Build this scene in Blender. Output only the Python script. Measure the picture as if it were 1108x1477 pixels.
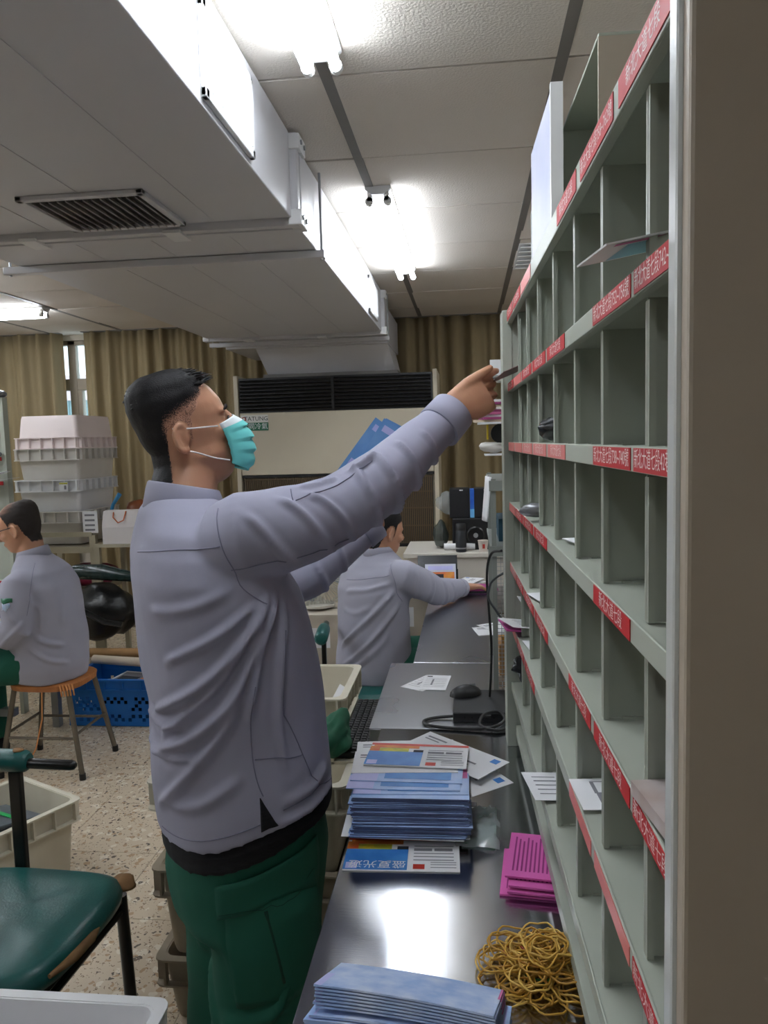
import bpy, bmesh, math, random
import numpy as np
from mathutils import Vector, Matrix, Euler
from mathutils.bvhtree import BVHTree

random.seed(7)
for o in list(bpy.data.objects): bpy.data.objects.remove(o)
S = bpy.context.scene
COL = S.collection
PI = math.pi

# ------------------------------------------------------------------ camera
cd = bpy.data.cameras.new('camera'); cam = bpy.data.objects.new('camera', cd); COL.objects.link(cam)
cd.sensor_fit = 'VERTICAL'; cd.sensor_height = 24.0; cd.lens = 24.0*1112/1477
cd.clip_start = 0.02
_y, _p, _r = math.radians(6.34), math.radians(5.23), math.radians(1.58)
_F = Vector((-math.sin(_y)*math.cos(_p), math.cos(_y)*math.cos(_p), -math.sin(_p)))
_R0 = Vector((math.cos(_y), math.sin(_y), 0)); _D0 = _F.cross(_R0)
_R = math.cos(_r)*_R0 + math.sin(_r)*_D0; _D = -math.sin(_r)*_R0 + math.cos(_r)*_D0
m = Matrix((( _R.x, -_D.x, -_F.x, 0), (_R.y, -_D.y, -_F.y, 0), (_R.z, -_D.z, -_F.z, 1.55), (0, 0, 0, 1)))
cam.matrix_world = m
S.camera = cam
# ------------------------------------------------------------------ world, exposure
w = bpy.data.worlds.new('sky'); S.world = w; w.use_nodes = True
bg = w.node_tree.nodes['Background']
bg.inputs[0].default_value = (0.62, 0.80, 0.92, 1); bg.inputs[1].default_value = 2.2
S.view_settings.view_transform = 'Standard'; S.view_settings.look = 'None'
S.view_settings.gamma = 1.0; S.view_settings.use_curve_mapping = False
S.view_settings.exposure = 0.92
TUBE = 17.0

# ------------------------------------------------------------------ materials
def lin(c): return tuple(((x/255)/12.92 if x/255 <= .04045 else (((x/255)+.055)/1.055)**2.4) for x in c[:3])+(1,)
MATS = {}
def mat(name, col, rough=.6, metal=0, var=0, vscale=8, bump=0, bscale=60, col2=None, spec=None, alpha=1, emit=0, sss=0, trans=0, stretch=None, detail=3, coat=0):
    """var: mix towards col2 (or darker) by noise; bump: fine relief"""
    if name in MATS: return MATS[name]
    M = bpy.data.materials.new(name); M.use_nodes = True; nt = M.node_tree; N = nt.nodes; L = nt.links
    b = N['Principled BSDF']; b.inputs['Base Color'].default_value = lin(col); b.inputs['Roughness'].default_value = rough
    b.inputs['Metallic'].default_value = metal
    if spec is not None: b.inputs['Specular IOR Level'].default_value = spec
    if coat: b.inputs['Coat Weight'].default_value = coat
    if sss: b.inputs['Subsurface Weight'].default_value = sss; b.inputs['Subsurface Radius'].default_value = (.012, .004, .002); b.inputs['Subsurface Scale'].default_value = 1
    if trans: b.inputs['Transmission Weight'].default_value = trans
    if alpha < 1: b.inputs['Alpha'].default_value = alpha
    if emit: b.inputs['Emission Color'].default_value = lin(col); b.inputs['Emission Strength'].default_value = emit
    if var or bump:
        tc = N.new('ShaderNodeTexCoord'); src = tc.outputs['Object']
        if stretch:
            mp = N.new('ShaderNodeMapping'); mp.inputs['Scale'].default_value = stretch; L.new(src, mp.inputs[0]); src = mp.outputs[0]
    if var:
        n = N.new('ShaderNodeTexNoise'); n.inputs['Scale'].default_value = vscale; n.inputs['Detail'].default_value = detail; L.new(src, n.inputs['Vector'])
        r = N.new('ShaderNodeMapRange'); r.inputs[1].default_value = .35; r.inputs[2].default_value = .7; L.new(n.outputs[0], r.inputs[0]); r.inputs[4].default_value = var
        x = N.new('ShaderNodeMix'); x.data_type = 'RGBA'; x.inputs['A'].default_value = lin(col)
        x.inputs['B'].default_value = lin(col2 if col2 else tuple(c*.6 for c in col)); L.new(r.outputs[0], x.inputs['Factor']); L.new(x.outputs['Result'], b.inputs['Base Color'])
    if bump:
        n = N.new('ShaderNodeTexNoise'); n.inputs['Scale'].default_value = bscale; n.inputs['Detail'].default_value = 2; L.new(src, n.inputs['Vector'])
        bm = N.new('ShaderNodeBump'); bm.inputs['Strength'].default_value = bump; bm.inputs['Distance'].default_value = .004; L.new(n.outputs[0], bm.inputs['Height']); L.new(bm.outputs[0], b.inputs['Normal'])
    MATS[name] = M
    return M
# ------------------------------------------------------------------ mesh builder
class MB:
    def __init__(s): s.v = []; s.f = []; s.mi = []; s.cur = 0
    def add(s, V, Fs, M=None):
        o = len(s.v)
        s.v += [tuple(M @ Vector(p)) if M is not None else tuple(p) for p in V]
        s.f += [tuple(i+o for i in f) for f in Fs]; s.mi += [s.cur]*len(Fs); return s
    def box(s, x0, x1, y0, y1, z0, z1, M=None):
        return s.add([(x0,y0,z0),(x1,y0,z0),(x1,y1,z0),(x0,y1,z0),(x0,y0,z1),(x1,y0,z1),(x1,y1,z1),(x0,y1,z1)],
                     [(3,2,1,0),(4,5,6,7),(0,1,5,4),(1,2,6,5),(2,3,7,6),(3,0,4,7)], M)
    def cbox(s, c, sz, rot=(0,0,0)):
        M = Matrix.Translation(c) @ Euler(rot).to_matrix().to_4x4()
        a, b, d = sz[0]/2, sz[1]/2, sz[2]/2
        return s.box(-a, a, -b, b, -d, d, M)
    def loft(s, rings, cap=True, closed=False):
        n = len(rings[0]); o = len(s.v); V = [p for r in rings for p in r]; Fs = []
        k = len(rings)
        for i in range(k if closed else k-1):
            a = i*n; b = ((i+1) % k)*n
            for j in range(n): Fs.append((a+j, a+(j+1) % n, b+(j+1) % n, b+j))
        if cap and not closed:
            Fs.append(tuple(range(n-1, -1, -1))); Fs.append(tuple((k-1)*n+j for j in range(n)))
        return s.add(V, Fs)
    def tube(s, pts, r, n=8, cap=True, closed=False):
        P = [Vector(p) for p in pts]; k = len(P); rs = r if isinstance(r, (list, tuple)) else [r]*k
        rings = []; up = None
        for i in range(k):
            if closed: t = P[(i+1) % k]-P[i-1]
            else: t = P[min(i+1, k-1)]-P[max(i-1, 0)]
            t.normalize()
            if up is None: up = Vector((0,0,1)) if abs(t.z) < .9 else Vector((1,0,0))
            a = up-t*up.dot(t)
            if a.length < 1e-4: a = t.orthogonal()
            a.normalize(); up = a; b = t.cross(a)
            q = rs[i] if isinstance(rs[i], (list, tuple)) else (rs[i], rs[i])
            rings.append([P[i]+a*q[0]*math.cos(2*PI*j/n)+b*q[1]*math.sin(2*PI*j/n) for j in range(n)])
        return s.loft(rings, cap, closed)
    def bar(s, p, q, w, h):
        p = Vector(p); q = Vector(q); t = (q-p).normalized(); up = Vector((0,0,1)) if abs(t.z) < .95 else Vector((0,1,0))
        a = t.cross(up).normalized(); b = a.cross(t)
        R = [[c+a*x*w/2+b*y*h/2 for x, y in ((-1,-1),(1,-1),(1,1),(-1,1))] for c in (p, q)]
        return s.loft(R)
    def lathe(s, prof, n=24, c=(0,0,0)):
        return s.loft([[(c[0]+r*math.cos(2*PI*j/n), c[1]+r*math.sin(2*PI*j/n), c[2]+z) for j in range(n)] for r, z in prof])
    def ell(s, c, r, R=None, nu=16, nv=10):
        c = Vector(c); R = R or Matrix.Identity(3)
        rings = []
        for i in range(nv+1):
            t = -PI/2+PI*i/nv; ct = max(math.cos(t), .02)
            rings.append([c+R @ Vector((r[0]*ct*math.cos(2*PI*j/nu), r[1]*ct*math.sin(2*PI*j/nu), r[2]*math.sin(t))) for j in range(nu)])
        return s.loft(rings)
    def prism(s, poly, z0, z1, M=None):
        n = len(poly); V = [(x, y, z0) for x, y in poly]+[(x, y, z1) for x, y in poly]
        return s.add(V, [tuple(range(n-1, -1, -1)), tuple(range(n, 2*n))]+[(j, (j+1) % n, n+(j+1) % n, n+j) for j in range(n)], M)
    def grid(s, fn, nu, nv, M=None):
        V = [fn(i/nu, j/nv) for j in range(nv+1) for i in range(nu+1)]
        return s.add(V, [(j*(nu+1)+i, j*(nu+1)+i+1, (j+1)*(nu+1)+i+1, (j+1)*(nu+1)+i) for j in range(nv) for i in range(nu)], M)
    def mesh(s, name, mats, smooth=None):
        me = bpy.data.meshes.new(name); me.from_pydata([tuple(p) for p in s.v], [], s.f)
        for q in (mats if isinstance(mats, (list, tuple)) else [mats]): me.materials.append(q)
        if any(s.mi): me.polygons.foreach_set('material_index', s.mi)
        if smooth is not None:
            me.polygons.foreach_set('use_smooth', [True]*len(me.polygons))
            if smooth < 180: me.set_sharp_from_angle(angle=math.radians(smooth))
        me.update(); return me
    def build(s, name, mats, parent=None, smooth=None, bevel=0, loc=None, rot=None, solid=0):
        o = obj(name, s.mesh(name, mats, smooth), parent, loc, rot)
        if solid:
            q = o.modifiers.new('thick', 'SOLIDIFY'); q.thickness = solid; q.offset = 0
        if bevel:
            q = o.modifiers.new('bevel', 'BEVEL'); q.width = bevel; q.segments = 2; q.limit_method = 'ANGLE'; q.angle_limit = math.radians(40)
        return o
def obj(name, me, parent=None, loc=None, rot=None):
    o = bpy.data.objects.new(name, me); COL.objects.link(o)
    if parent: o.parent = parent
    if loc is not None: o.location = loc
    if rot is not None: o.rotation_euler = rot if isinstance(rot, (tuple, list, Euler)) else (0, 0, rot)
    return o
def tag(o, label, cat, group=None):
    o['label'] = label; o['category'] = cat
    if group: o['group'] = group
    return o
def thing(name, label, cat, loc=(0,0,0), rz=0, group=None):
    o = bpy.data.objects.new(name, None); COL.objects.link(o); o.location = loc
    o.rotation_euler = rz if isinstance(rz, (tuple, list)) else (0, 0, rz)
    o.empty_display_size = .1
    return tag(o, label, cat, group)
def struct(o): o['kind'] = 'structure'; return o
def kids(o): return [c for c in bpy.data.objects if c.parent == o]
def dup(o, loc, rz=None, label=None, parent=None):
    c = o.copy(); COL.objects.link(c)
    if parent is None: c.location = loc
    else: c.parent = parent
    if rz is not None: c.rotation_euler = rz if isinstance(rz, (tuple, list)) else (0, 0, rz)
    if label: c['label'] = label
    for k in kids(o): dup(k, None, None, None, c)
    return c
def text_mesh(txt, size, m, depth=0.0):
    cu = bpy.data.curves.new('t', 'FONT'); cu.body = txt; cu.size = size; cu.align_x = 'CENTER'; cu.align_y = 'CENTER'; cu.extrude = depth; cu.resolution_u = 2
    o = bpy.data.objects.new('t', cu); COL.objects.link(o)
    dg = bpy.context.evaluated_depsgraph_get()
    me = bpy.data.meshes.new_from_object(o.evaluated_get(dg)); bpy.data.objects.remove(o); bpy.data.curves.remove(cu)
    me.materials.clear(); me.materials.append(m); me.name = 'lettering'
    return me
def wallM(origin, ux, uz):
    """local x->ux, local y->uz, local z->normal"""
    ux = Vector(ux).normalized(); uz = Vector(uz).normalized(); n = ux.cross(uz)
    return Matrix(((ux.x,uz.x,n.x,origin[0]),(ux.y,uz.y,n.y,origin[1]),(ux.z,uz.z,n.z,origin[2]),(0,0,0,1)))
def place(o, M): o.matrix_local = M; return o
def dens(pts, step=.01):
    out = []
    P = [Vector(p) for p in pts]
    for a, c in zip(P[:-1], P[1:]):
        k = max(1, int((c-a).length/step))
        out += [a.lerp(c, i/k) for i in range(k)]
    return out+[P[-1]]
def spline(pts, n=6):
    P = [Vector(p) for p in pts]; P = [P[0]*2-P[1]]+P+[P[-1]*2-P[-2]]; out = []
    for i in range(1, len(P)-2):
        for k in range(n):
            t = k/n; a, b, c, d = P[i-1], P[i], P[i+1], P[i+2]
            out.append(.5*((2*b)+(c-a)*t+(2*a-5*b+4*c-d)*t*t+(3*b-a-3*c+d)*t**3))
    return out+[P[-2]]
# ================================================================== materials used widely
m_tile = mat('ceiling_tile', (212,204,194), .9, var=.25, vscale=1.5, bump=.5, bscale=140, col2=(186,174,160))
m_tbar = mat('grid_bar', (120,116,112), .6, var=.3, vscale=3)
m_white = mat('white_paint', (222,222,222), .38, var=.12, vscale=2, col2=(196,194,190))
m_duct = mat('duct_paint', (198,197,200), .34, var=.18, vscale=1.6, col2=(178,176,176))
m_plain = mat('plaster', (200,192,178), .9, var=.2, vscale=2)
m_tube = mat('tube_glow', (238,246,255), .4, emit=TUBE)
m_socket = mat('socket_plastic', (215,215,212), .45)
m_dark = mat('dark_gap', (26,25,24), .9)
m_steel = mat('galvanised', (165,168,170), .38, .7)
m_black = mat('black_plastic', (18,18,19), .45)
m_rack = mat('rack_enamel', (166,171,158), .42, var=.14, vscale=2.5, col2=(148,153,140))
m_panel = mat('rack_side_enamel', (172,160,143), .45, var=.25, vscale=2, col2=(154,142,127))
m_paper = mat('paper', (226,226,228), .8)
m_ink = mat('ink', (40,40,46), .8)

# ------------------------------------------------------------------ floor of terrazzo tiles
def terrazzo():
    M = bpy.data.materials.new('terrazzo'); M.use_nodes = True; nt = M.node_tree; N = nt.nodes; L = nt.links; b = N['Principled BSDF']
    g = N.new('ShaderNodeNewGeometry')
    base = None
    def chips(scale, thr, colr, prev, seed):
        mp = N.new('ShaderNodeMapping'); mp.inputs['Location'].default_value = (seed, seed*2, 0); L.new(g.outputs['Position'], mp.inputs[0])
        nz = N.new('ShaderNodeTexNoise'); nz.inputs['Scale'].default_value = scale*.8; L.new(mp.outputs[0], nz.inputs['Vector'])
        ad = N.new('ShaderNodeMixRGB'); ad.inputs[0].default_value = .04; L.new(mp.outputs[0], ad.inputs[1]); L.new(nz.outputs['Color'], ad.inputs[2])
        vo = N.new('ShaderNodeTexVoronoi'); vo.inputs['Scale'].default_value = scale; L.new(ad.outputs[0], vo.inputs['Vector'])
        wn = N.new('ShaderNodeMath'); wn.operation = 'GREATER_THAN'; wn.inputs[1].default_value = .62
        sp = N.new('ShaderNodeSeparateColor'); L.new(vo.outputs['Color'], sp.inputs[0]); L.new(sp.outputs[0], wn.inputs[0])
        lt = N.new('ShaderNodeMath'); lt.operation = 'LESS_THAN'; lt.inputs[1].default_value = thr; L.new(vo.outputs['Distance'], lt.inputs[0])
        mu = N.new('ShaderNodeMath'); mu.operation = 'MULTIPLY'; L.new(wn.outputs[0], mu.inputs[0]); L.new(lt.outputs[0], mu.inputs[1])
        x = N.new('ShaderNodeMixRGB'); L.new(mu.outputs[0], x.inputs[0]); x.inputs[2].default_value = lin(colr)
        if prev is None: x.inputs[1].default_value = lin((206,190,166))
        else: L.new(prev, x.inputs[1])
        return x.outputs[0]
    c = chips(38, .36, (180,150,116), None, 3.1)
    c = chips(30, .42, (222,212,194), c, 7.7)
    c = chips(46, .28, (92,80,70), c, 1.3)
    c = chips(90, .32, (128,104,80), c, 5.2)
    L.new(c, b.inputs['Base Color']); b.inputs['Roughness'].default_value = .32
    return M
m_ter = terrazzo(); m_grout = mat('floor_joint', (120,108,92), .9)
RX0, RX1, RY0, RY1, CH = -4.7, 2.7, -2.6, 6.5, 2.55
fl = struct(MB().box(RX0, RX1, RY0, RY1, -.12, -.004).build('floor', m_grout))
T = .4
tm = MB().box(-T/2+.0012, T/2-.0012, -T/2+.0012, T/2-.0012, -.006, 0).mesh('tile', m_ter)
nx = 0
for i in range(-9, 8):
    for j in range(-5, 12):
        cx = -1.216+T*i+T/2; cy = 2.31+T*j-T/2
        if cx-T/2 < RX0-.2 or cx+T/2 > RX1+.2 or cy < RY0 or cy > RY1: continue
        obj('tile', tm, fl, (cx, cy, 0))
# ------------------------------------------------------------------ ceiling with lay-in tiles
ce = struct(MB().box(RX0, RX1, RY0, RY1, CH+.02, CH+.12).build('ceiling', m_dark))
PX, PY = .633, .625
tl = MB().box(-PX/2+.009, PX/2-.009, -PY/2+.0065, PY/2-.0065, 0, .014).mesh('ceiling_tile', m_tile)
for i in range(-7, 5):
    for j in range(-7, 8):
        cx = -.368+PX*i+PX/2; cy = 2.175+PY*j+PY/2
        if cx < RX0 or cx > RX1 or cy < RY0 or cy > RY1+.1: continue
        o = obj('ceiling_tile', tl, ce, (cx, cy, CH-.004+random.uniform(-.002, .002)), (random.uniform(-.003,.003), random.uniform(-.003,.003), 0))
for i in range(-6, 5):
    x = -.368+PX*i
    MB().box(x-.016, x+.016, RY0, RY1, CH-.006, CH+.016).build('grid_bar', m_tbar, ce)
for j in range(-7, 8):
    y = 2.175+PY*j
    if RY0 < y < RY1: MB().box(RX0, RX1, y-.006, y+.006, CH+.004, CH+.018).build('cross_bar', m_tbar, ce)
# ------------------------------------------------------------------ walls
struct(MB().box(RX0-.1, RX0, RY0, RY1, -.1, CH+.1).build('wall_left', m_plain))
struct(MB().box(RX1, RX1+.1, RY0, RY1, -.1, CH+.1).build('wall_right', m_plain))
struct(MB().box(RX0, RX1, RY0-.1, RY0, -.1, CH+.1).build('wall_front', m_plain))
wx0, wx1, wz0, wz1 = -4.3, -2.55, .9, 2.5
b = MB(); b.box(RX0, wx0, RY1, RY1+.16, -.1, CH+.1); b.box(wx1, RX1, RY1, RY1+.16, -.1, CH+.1); b.box(wx0, wx1, RY1, RY1+.16, -.1, wz0); b.box(wx0, wx1, RY1, RY1+.16, wz1, CH+.1)
struct(b.build('wall_back', m_plain))
m_alu = mat('window_frame', (140,128,112), .45, .3)
m_glass = mat('pane_glass', (225,238,240), .05, alpha=.25)
win = struct(MB().box(wx0, wx1, RY1+.0, RY1+.16, wz0-.03, wz0).build('window_1', m_alu))
def wf(x0, x1, z0, z1, n='frame_bar'): return MB().box(x0, x1, RY1+.01, RY1+.07, z0, z1).build(n, m_alu, win, bevel=.004)
wf(wx0, wx1, wz1-.04, wz1); wf(wx0, wx1, wz0, wz0+.04); wf(wx0, wx0+.04, wz0, wz1); wf(wx1-.04, wx1, wz0, wz1)
wf(-3.47, -3.40, wz0, wz1, 'mullion'); wf(-3.40, wx1, 2.07, 2.17, 'transom'); wf(wx0, -3.47, 2.07, 2.17, 'transom')
wf(-3.40, -3.36, wz0, 2.07, 'sash_stile'); wf(-3.10, -3.06, wz0, 2.07, 'sash_stile')
for x0, x1, z0, z1 in ((-3.40, wx1-.04, 2.17, wz1-.04), (-3.36, -3.10, wz0+.04, 2.07), (wx0+.04, -3.47, wz0+.04, 2.07), (wx0+.04, -3.47, 2.17, wz1-.04), (-3.06, wx1-.04, wz0+.04, 2.07)):
    MB().box(x0, x1, RY1+.035, RY1+.04, z0, z1).build('pane', m_glass, win)
# building seen outside through the gap between the curtains
nb = thing('outside_building', 'corrugated pale blue building seen through the curtain gap in the window', 'building', (-5.2, 12, 0))
m_out = mat('outside_cladding', (150,178,182), .8); m_out2 = mat('outside_parapet', (205,180,178), .8)
MB().box(-2, 2, .05, .5, -1, 2.35).build('wall', m_out, nb)
for k in range(40):
    if k == 0: rm = MB().box(0, .05, 0, .05, -1, 2.35).mesh('rib', m_out)
    obj('rib', rm, nb, (-2+k*.1, 0, 0))
MB().box(-2.05, 2.05, -.05, .55, 2.35, 2.75).build('parapet', m_out2, nb)
# ------------------------------------------------------------------ curtains
m_cur = mat('curtain_cloth', (146,130,98), .85, var=.2, vscale=30, stretch=(1,1,.05), col2=(130,114,84), bump=.15, bscale=300)
def curtain(x0, x1, y, label, seed, amp=.045, pitch=.15, z0=.12, z1=2.545):
    rnd = random.Random(seed); n = int((x1-x0)/.012); ph = [rnd.uniform(-.5,.5) for _ in range(200)]
    amps = [rnd.uniform(.6,1.3) for _ in range(200)]
    def f(u, v):
        x = x0+(x1-x0)*u; t = (x-x0)/pitch; k = int(t)
        jit = ph[k]*(1-(t-k))+ph[k+1]*(t-k); a = amps[k]*(1-(t-k))+amps[k+1]*(t-k)
        flare = .75+.5*(1-v)
        return (x+.012*math.sin(v*5+k)*(1-v), y+amp*a*flare*math.sin(2*PI*(t+jit*.6))+.012*math.sin(2*PI*t*2.3+1.5*v), z0+(z1-z0)*v)
    t = thing('curtain', label, 'curtain', (0,0,0))
    c = MB().grid(f, n, 14); c.build('cloth', m_cur, t, smooth=180, solid=.004)
    MB().box(x0, x1, y-.035, y+.035, z1-.004, z1+.004).build('track', m_tbar, t)
    return t
curtain(-4.65, -3.45, 6.36, 'olive drape left of the window gap behind the plastic crates', 3, pitch=.17)
curtain(-3.25, -1.35, 6.36, 'olive pleated drape between the window gap and the air conditioner', 5, pitch=.155)
curtain(-1.0, 2.4, 6.36, 'dark olive drape hanging right of the air conditioner behind the rack', 9, pitch=.19, amp=.05)
# ------------------------------------------------------------------ fluorescent lamps
def lamp(loc, rz, label, L=1.28):
    t = thing('fluorescent_lamp', label, 'ceiling light', loc, rz, 'fluorescent ceiling lamps')
    b = MB(); h = L/2+.03
    prof = [(-.05, 0), (.05, 0), (.05, -.012), (.026, -.032), (-.026, -.032), (-.05, -.012)]
    b.loft([[(x, y, z) for x, z in prof] for y in (-h, h)]); b.build('housing', m_white, t, smooth=30)
    for sx in (-.036, .036):
        MB().tube([(sx, -L/2, -.055), (sx, L/2, -.055)], .0135, 10).build('tube', m_tube, t, smooth=60)
        for e in (-1, 1):
            q = MB(); q.tube([(sx, e*(L/2+.002), -.055), (sx, e*(L/2+.022), -.055)], .0165, 12); q.cbox((sx*.9, e*(L/2+.014), -.036), (.02, .016, .036)); q.build('lamp_holder', m_socket, t, smooth=40)
    return t
lamp((-.35, 1.36, CH-.004), 0, 'twin tube ceiling light nearest the camera beside the first duct grille')
lamp((-.335, 3.84, CH-.004), 0, 'twin tube ceiling light in the middle, beyond the duct hanger rod', 1.42)
lamp((-3.58, 5.2, CH-.004), PI/2, 'twin tube ceiling light at far left in front of the curtains')
lamp((-.35, -1.3, CH-.004), 0, 'added twin tube fill light behind the camera, out of view', .9)  # unseen lamp added to lift the rack's dark side panel
lamp((1.5, 2.2, CH-.004), 0, 'added twin tube fill light behind the sorting rack, hidden by it')  # hidden lamp added as fill from the right side
lamp((-2.9, 2.4, CH-.004), 0, 'added twin tube fill light left of the duct, out of view')  # added unseen lamp, more fill for the left zone
lamp((-2.9, .2, CH-.004), 0, 'added twin tube fill light at near left, out of view')  # unseen fill lamp, added to light the floor at near left
lamp((-3.05, 3.8, CH-.004), 0, 'added twin tube fill light above the man on the stool, out of view', 1.2)  # added out of view to brighten the crates and the seated man
lamp((-4.0, 3.2, CH-.004), 0, 'added twin tube fill light along the left wall, out of view')  # extra unseen lamp, added so the visible tubes can stay dimmer
lamp((1.5, 4.6, CH-.004), 0, 'added unseen twin tube fill light at the back behind the sorting rack')  # hidden lamp added to raise the overall light level
lamp((-4.0, 1.2, CH-.004), 0, 'added unseen twin tube fill light at the near end of the left wall')  # added unseen lamp, makes up for the weaker tubes
# ------------------------------------------------------------------ air duct
DX0, DX1, DZ = -1.73, -.55, 2.272
dt = thing('air_duct', 'big white boxed air duct with grilles hung under the ceiling', 'air duct', (0, 0, DZ))
H = CH-DZ-.012
for y0, y1, dz in ((-1.4, 2.50, 0), (2.60, 5.10, -.004), (5.17, 5.55, 0)):
    MB().box(DX0, DX1, y0, y1, dz, H).build('duct_section', m_duct, dt, bevel=.004)
def flange(y, w=.035):
    b = MB(); o = .022
    b.box(DX0-o, DX1+o, y-w/2, y+w/2, -o, .012); b.box(DX1-.012, DX1+o, y-w/2, y+w/2, .012, H); b.box(DX0-o, DX0+.012, y-w/2, y+w/2, .012, H)
    b.build('flange', m_duct, dt, bevel=.003)
    for x in (DX0-o/2, DX1+o/2):
        for z in (-o/2+.008, H-.035):
            c = MB(); c.box(x-.022, x+.022, y-w/2-.006, y+w/2+.006, z-.018, z+.03); c.build('corner_bracket', m_white, dt, bevel=.003)
            s = 1 if x > -1 else -1
            MB().tube([(x+s*.02, y, z+.008), (x+s*.027, y, z+.008)], .008, 8).build('bolt', m_steel, dt)
    for x in (-1.45, -.95):
        MB().box(x-.03, x+.03, y-w/2-.012, y+w/2+.012, -o-.006, -o+.006).build('clip', m_white, dt, bevel=.002)
MB().box(DX0+.004, DX1-.004, 2.49, 2.61, .004, H-.004).build('joint_sleeve', m_duct, dt)
MB().box(DX0+.004, DX1-.004, 5.09, 5.18, .004, H-.004).build('joint_sleeve', m_duct, dt)
flange(2.525); flange(2.575); flange(5.14, .05)
for y in (2.92, 5.34):
    MB().box(DX0-.06, DX1+.03, y-.02, y+.02, -.034, -.006).build('hanger_bar', m_duct, dt, bevel=.003)
    for x in (DX0-.04, DX1+.018):
        MB().tube([(x, y, -.04), (x, y, CH-DZ)], .005, 8).build('hanger_rod', m_steel, dt)
for x in (-.805, -1.085, -1.36):
    for y0, y1 in ((-1.3, 2.48), (2.64, 5.06)):
        MB().box(x-.003, x+.003, y0, y1, -.0018-(.004 if y0 > 2 else 0), .001).build('seam', m_duct, dt)
m_grime = mat('dirty_grille', (178,174,170), .55, var=.75, vscale=7, col2=(78,66,60))
m_gback = mat('grille_void', (84,78,74), .9)
def grille(name, M, w, h, n, along, m1, m2):
    """frame w x h with n blades; along='x' blades run along local x"""
    g = MB(); f = .022
    for a in ((-w/2, w/2, -h/2, -h/2+f), (-w/2, w/2, h/2-f, h/2), (-w/2, -w/2+f, -h/2, h/2), (w/2-f, w/2, -h/2, h/2)): g.box(a[0], a[1], a[2], a[3], 0, .014)
    fo = place(g.build(name, m1, dt, bevel=.003), M)
    bk = MB().box(-w/2+f, w/2-f, -h/2+f, h/2-f, .0005, .002); bk.build('backing', m_gback if m2 is m_grime else m_tbar, fo)
    if along == 'y':
        sm = MB().cbox((0, 0, 0), (.003, h-2*f, .022), (0, .6, 0)).mesh('blade', m2)
        for k in range(n): obj('blade', sm, fo, (-w/2+f+(k+.5)*(w-2*f)/n, 0, .009))
    else:
        sm = MB().cbox((0, 0, 0), (w-2*f, .003, .022), (.6, 0, 0)).mesh('blade', m2)
        for k in range(n): obj('blade', sm, fo, (0, -h/2+f+(k+.5)*(h-2*f)/n, .009))
    return fo
grille('supply_grille', wallM((DX1, 1.845, .118), (0,1,0), (0,0,1)), .38, .205, 10, 'y', m_white, m_white)
grille('supply_grille', wallM((DX1, 4.62, .118), (0,1,0), (0,0,1)), .38, .205, 10, 'y', m_white, m_white)
grille('return_grille', wallM((-1.082, 2.31, 0), (1,0,0), (0,-1,0)), .38, .34, 13, 'y', m_duct, m_grime)
# sloped drop piece above the air conditioner
b = MB(); b.loft([[(-1.52, 5.55, -.03), (-.56, 5.55, -.03), (-.56, 6.2, -.03), (-1.52, 6.2, -.03)], [(-1.48, 5.72, -.205), (-.52, 5.72, -.205), (-.52, 6.2, -.205), (-1.48, 6.2, -.205)]])
b.build('drop_piece', m_duct, dt)
MB().box(-1.73, -.55, 5.5, 6.3, -.03, .22).build('end_box', m_duct, dt, bevel=.004)
MB().box(-1.5, -.5, 5.66, 6.22, -.228, -.205).build('collar', m_tbar, dt)
# ------------------------------------------------------------------ air conditioner
m_ac = mat('ac_beige', (200,190,168), .45, var=.1, vscale=2)
m_lou = mat('ac_louvre', (13,13,14), .4); m_gr = mat('ac_intake', (92,76,54), .6)
ac = thing('air_conditioner', 'tall beige floor air conditioner with black louvred outlet under the duct', 'air conditioner', (-.965, 5.62, 0))
AW = .735
MB().box(-AW+.02, AW-.02, .03, .6, 0, 2.02).build('cabinet', m_ac, ac, bevel=.006)
for s in (-1, 1): MB().box(s*AW-.016, s*AW+.016, -.02, .5, 0, 2.06).build('side_trim', m_ac, ac, bevel=.004)
MB().box(-AW+.02, AW-.02, 0, .05, 1.785, 2.04).build('outlet', m_lou, ac)
lm = MB().cbox((0, 0, 0), (2*AW-.06, .03, .006), (.5, 0, 0)).mesh('louvre', m_lou)
for k in range(9): obj('louvre', lm, ac, (0, -.006, 1.81+k*.026))
MB().box(-.02, .0, -.02, 0, 1.79, 2.03).build('louvre_post', m_lou, ac)
MB().box(-AW+.018, AW-.018, -.012, .04, 1.325, 1.785).build('front_panel', m_ac, ac, bevel=.005)
MB().box(-AW+.018, AW-.018, -.008, .04, 1.305, 1.323).build('trim_strip', m_black, ac)
MB().box(-AW+.03, AW-.03, .012, .04, .80, 1.30).build('intake', m_black, ac)
gm = MB().box(-.0045, .0045, -.004, .012, .80, 1.30).mesh('intake_bar', m_gr)
for k in range(96): obj('intake_bar', gm, ac, (-AW+.04+k*(2*AW-.08)/95, 0, 0))
for z in (.8, .93, 1.06, 1.18, 1.29): MB().box(-AW+.03, AW-.03, -.006, -.002, z-.004, z+.004).build('intake_rail', m_gr, ac)
MB().box(-AW+.018, AW-.018, -.008, .04, .775, .80).build('trim_strip', m_black, ac)
MB().box(-AW+.018, AW-.018, -.01, .04, .06, .775).build('lower_panel', m_ac, ac, bevel=.005)
m_green = mat('label_green', (20,96,66), .5); m_red = mat('logo_red', (170,60,40), .5)
p = MB().box(-AW+.03, -AW+.235, -.016, -.012, 1.715, 1.77).build('brand_plate', mat('plate_white', (212,212,206), .5), ac)
place(obj('lettering', text_mesh('TATUNG', .044, m_ink), p), wallM((-AW+.145, -.0168, 1.742), (1,0,0), (0,0,1)))
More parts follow.
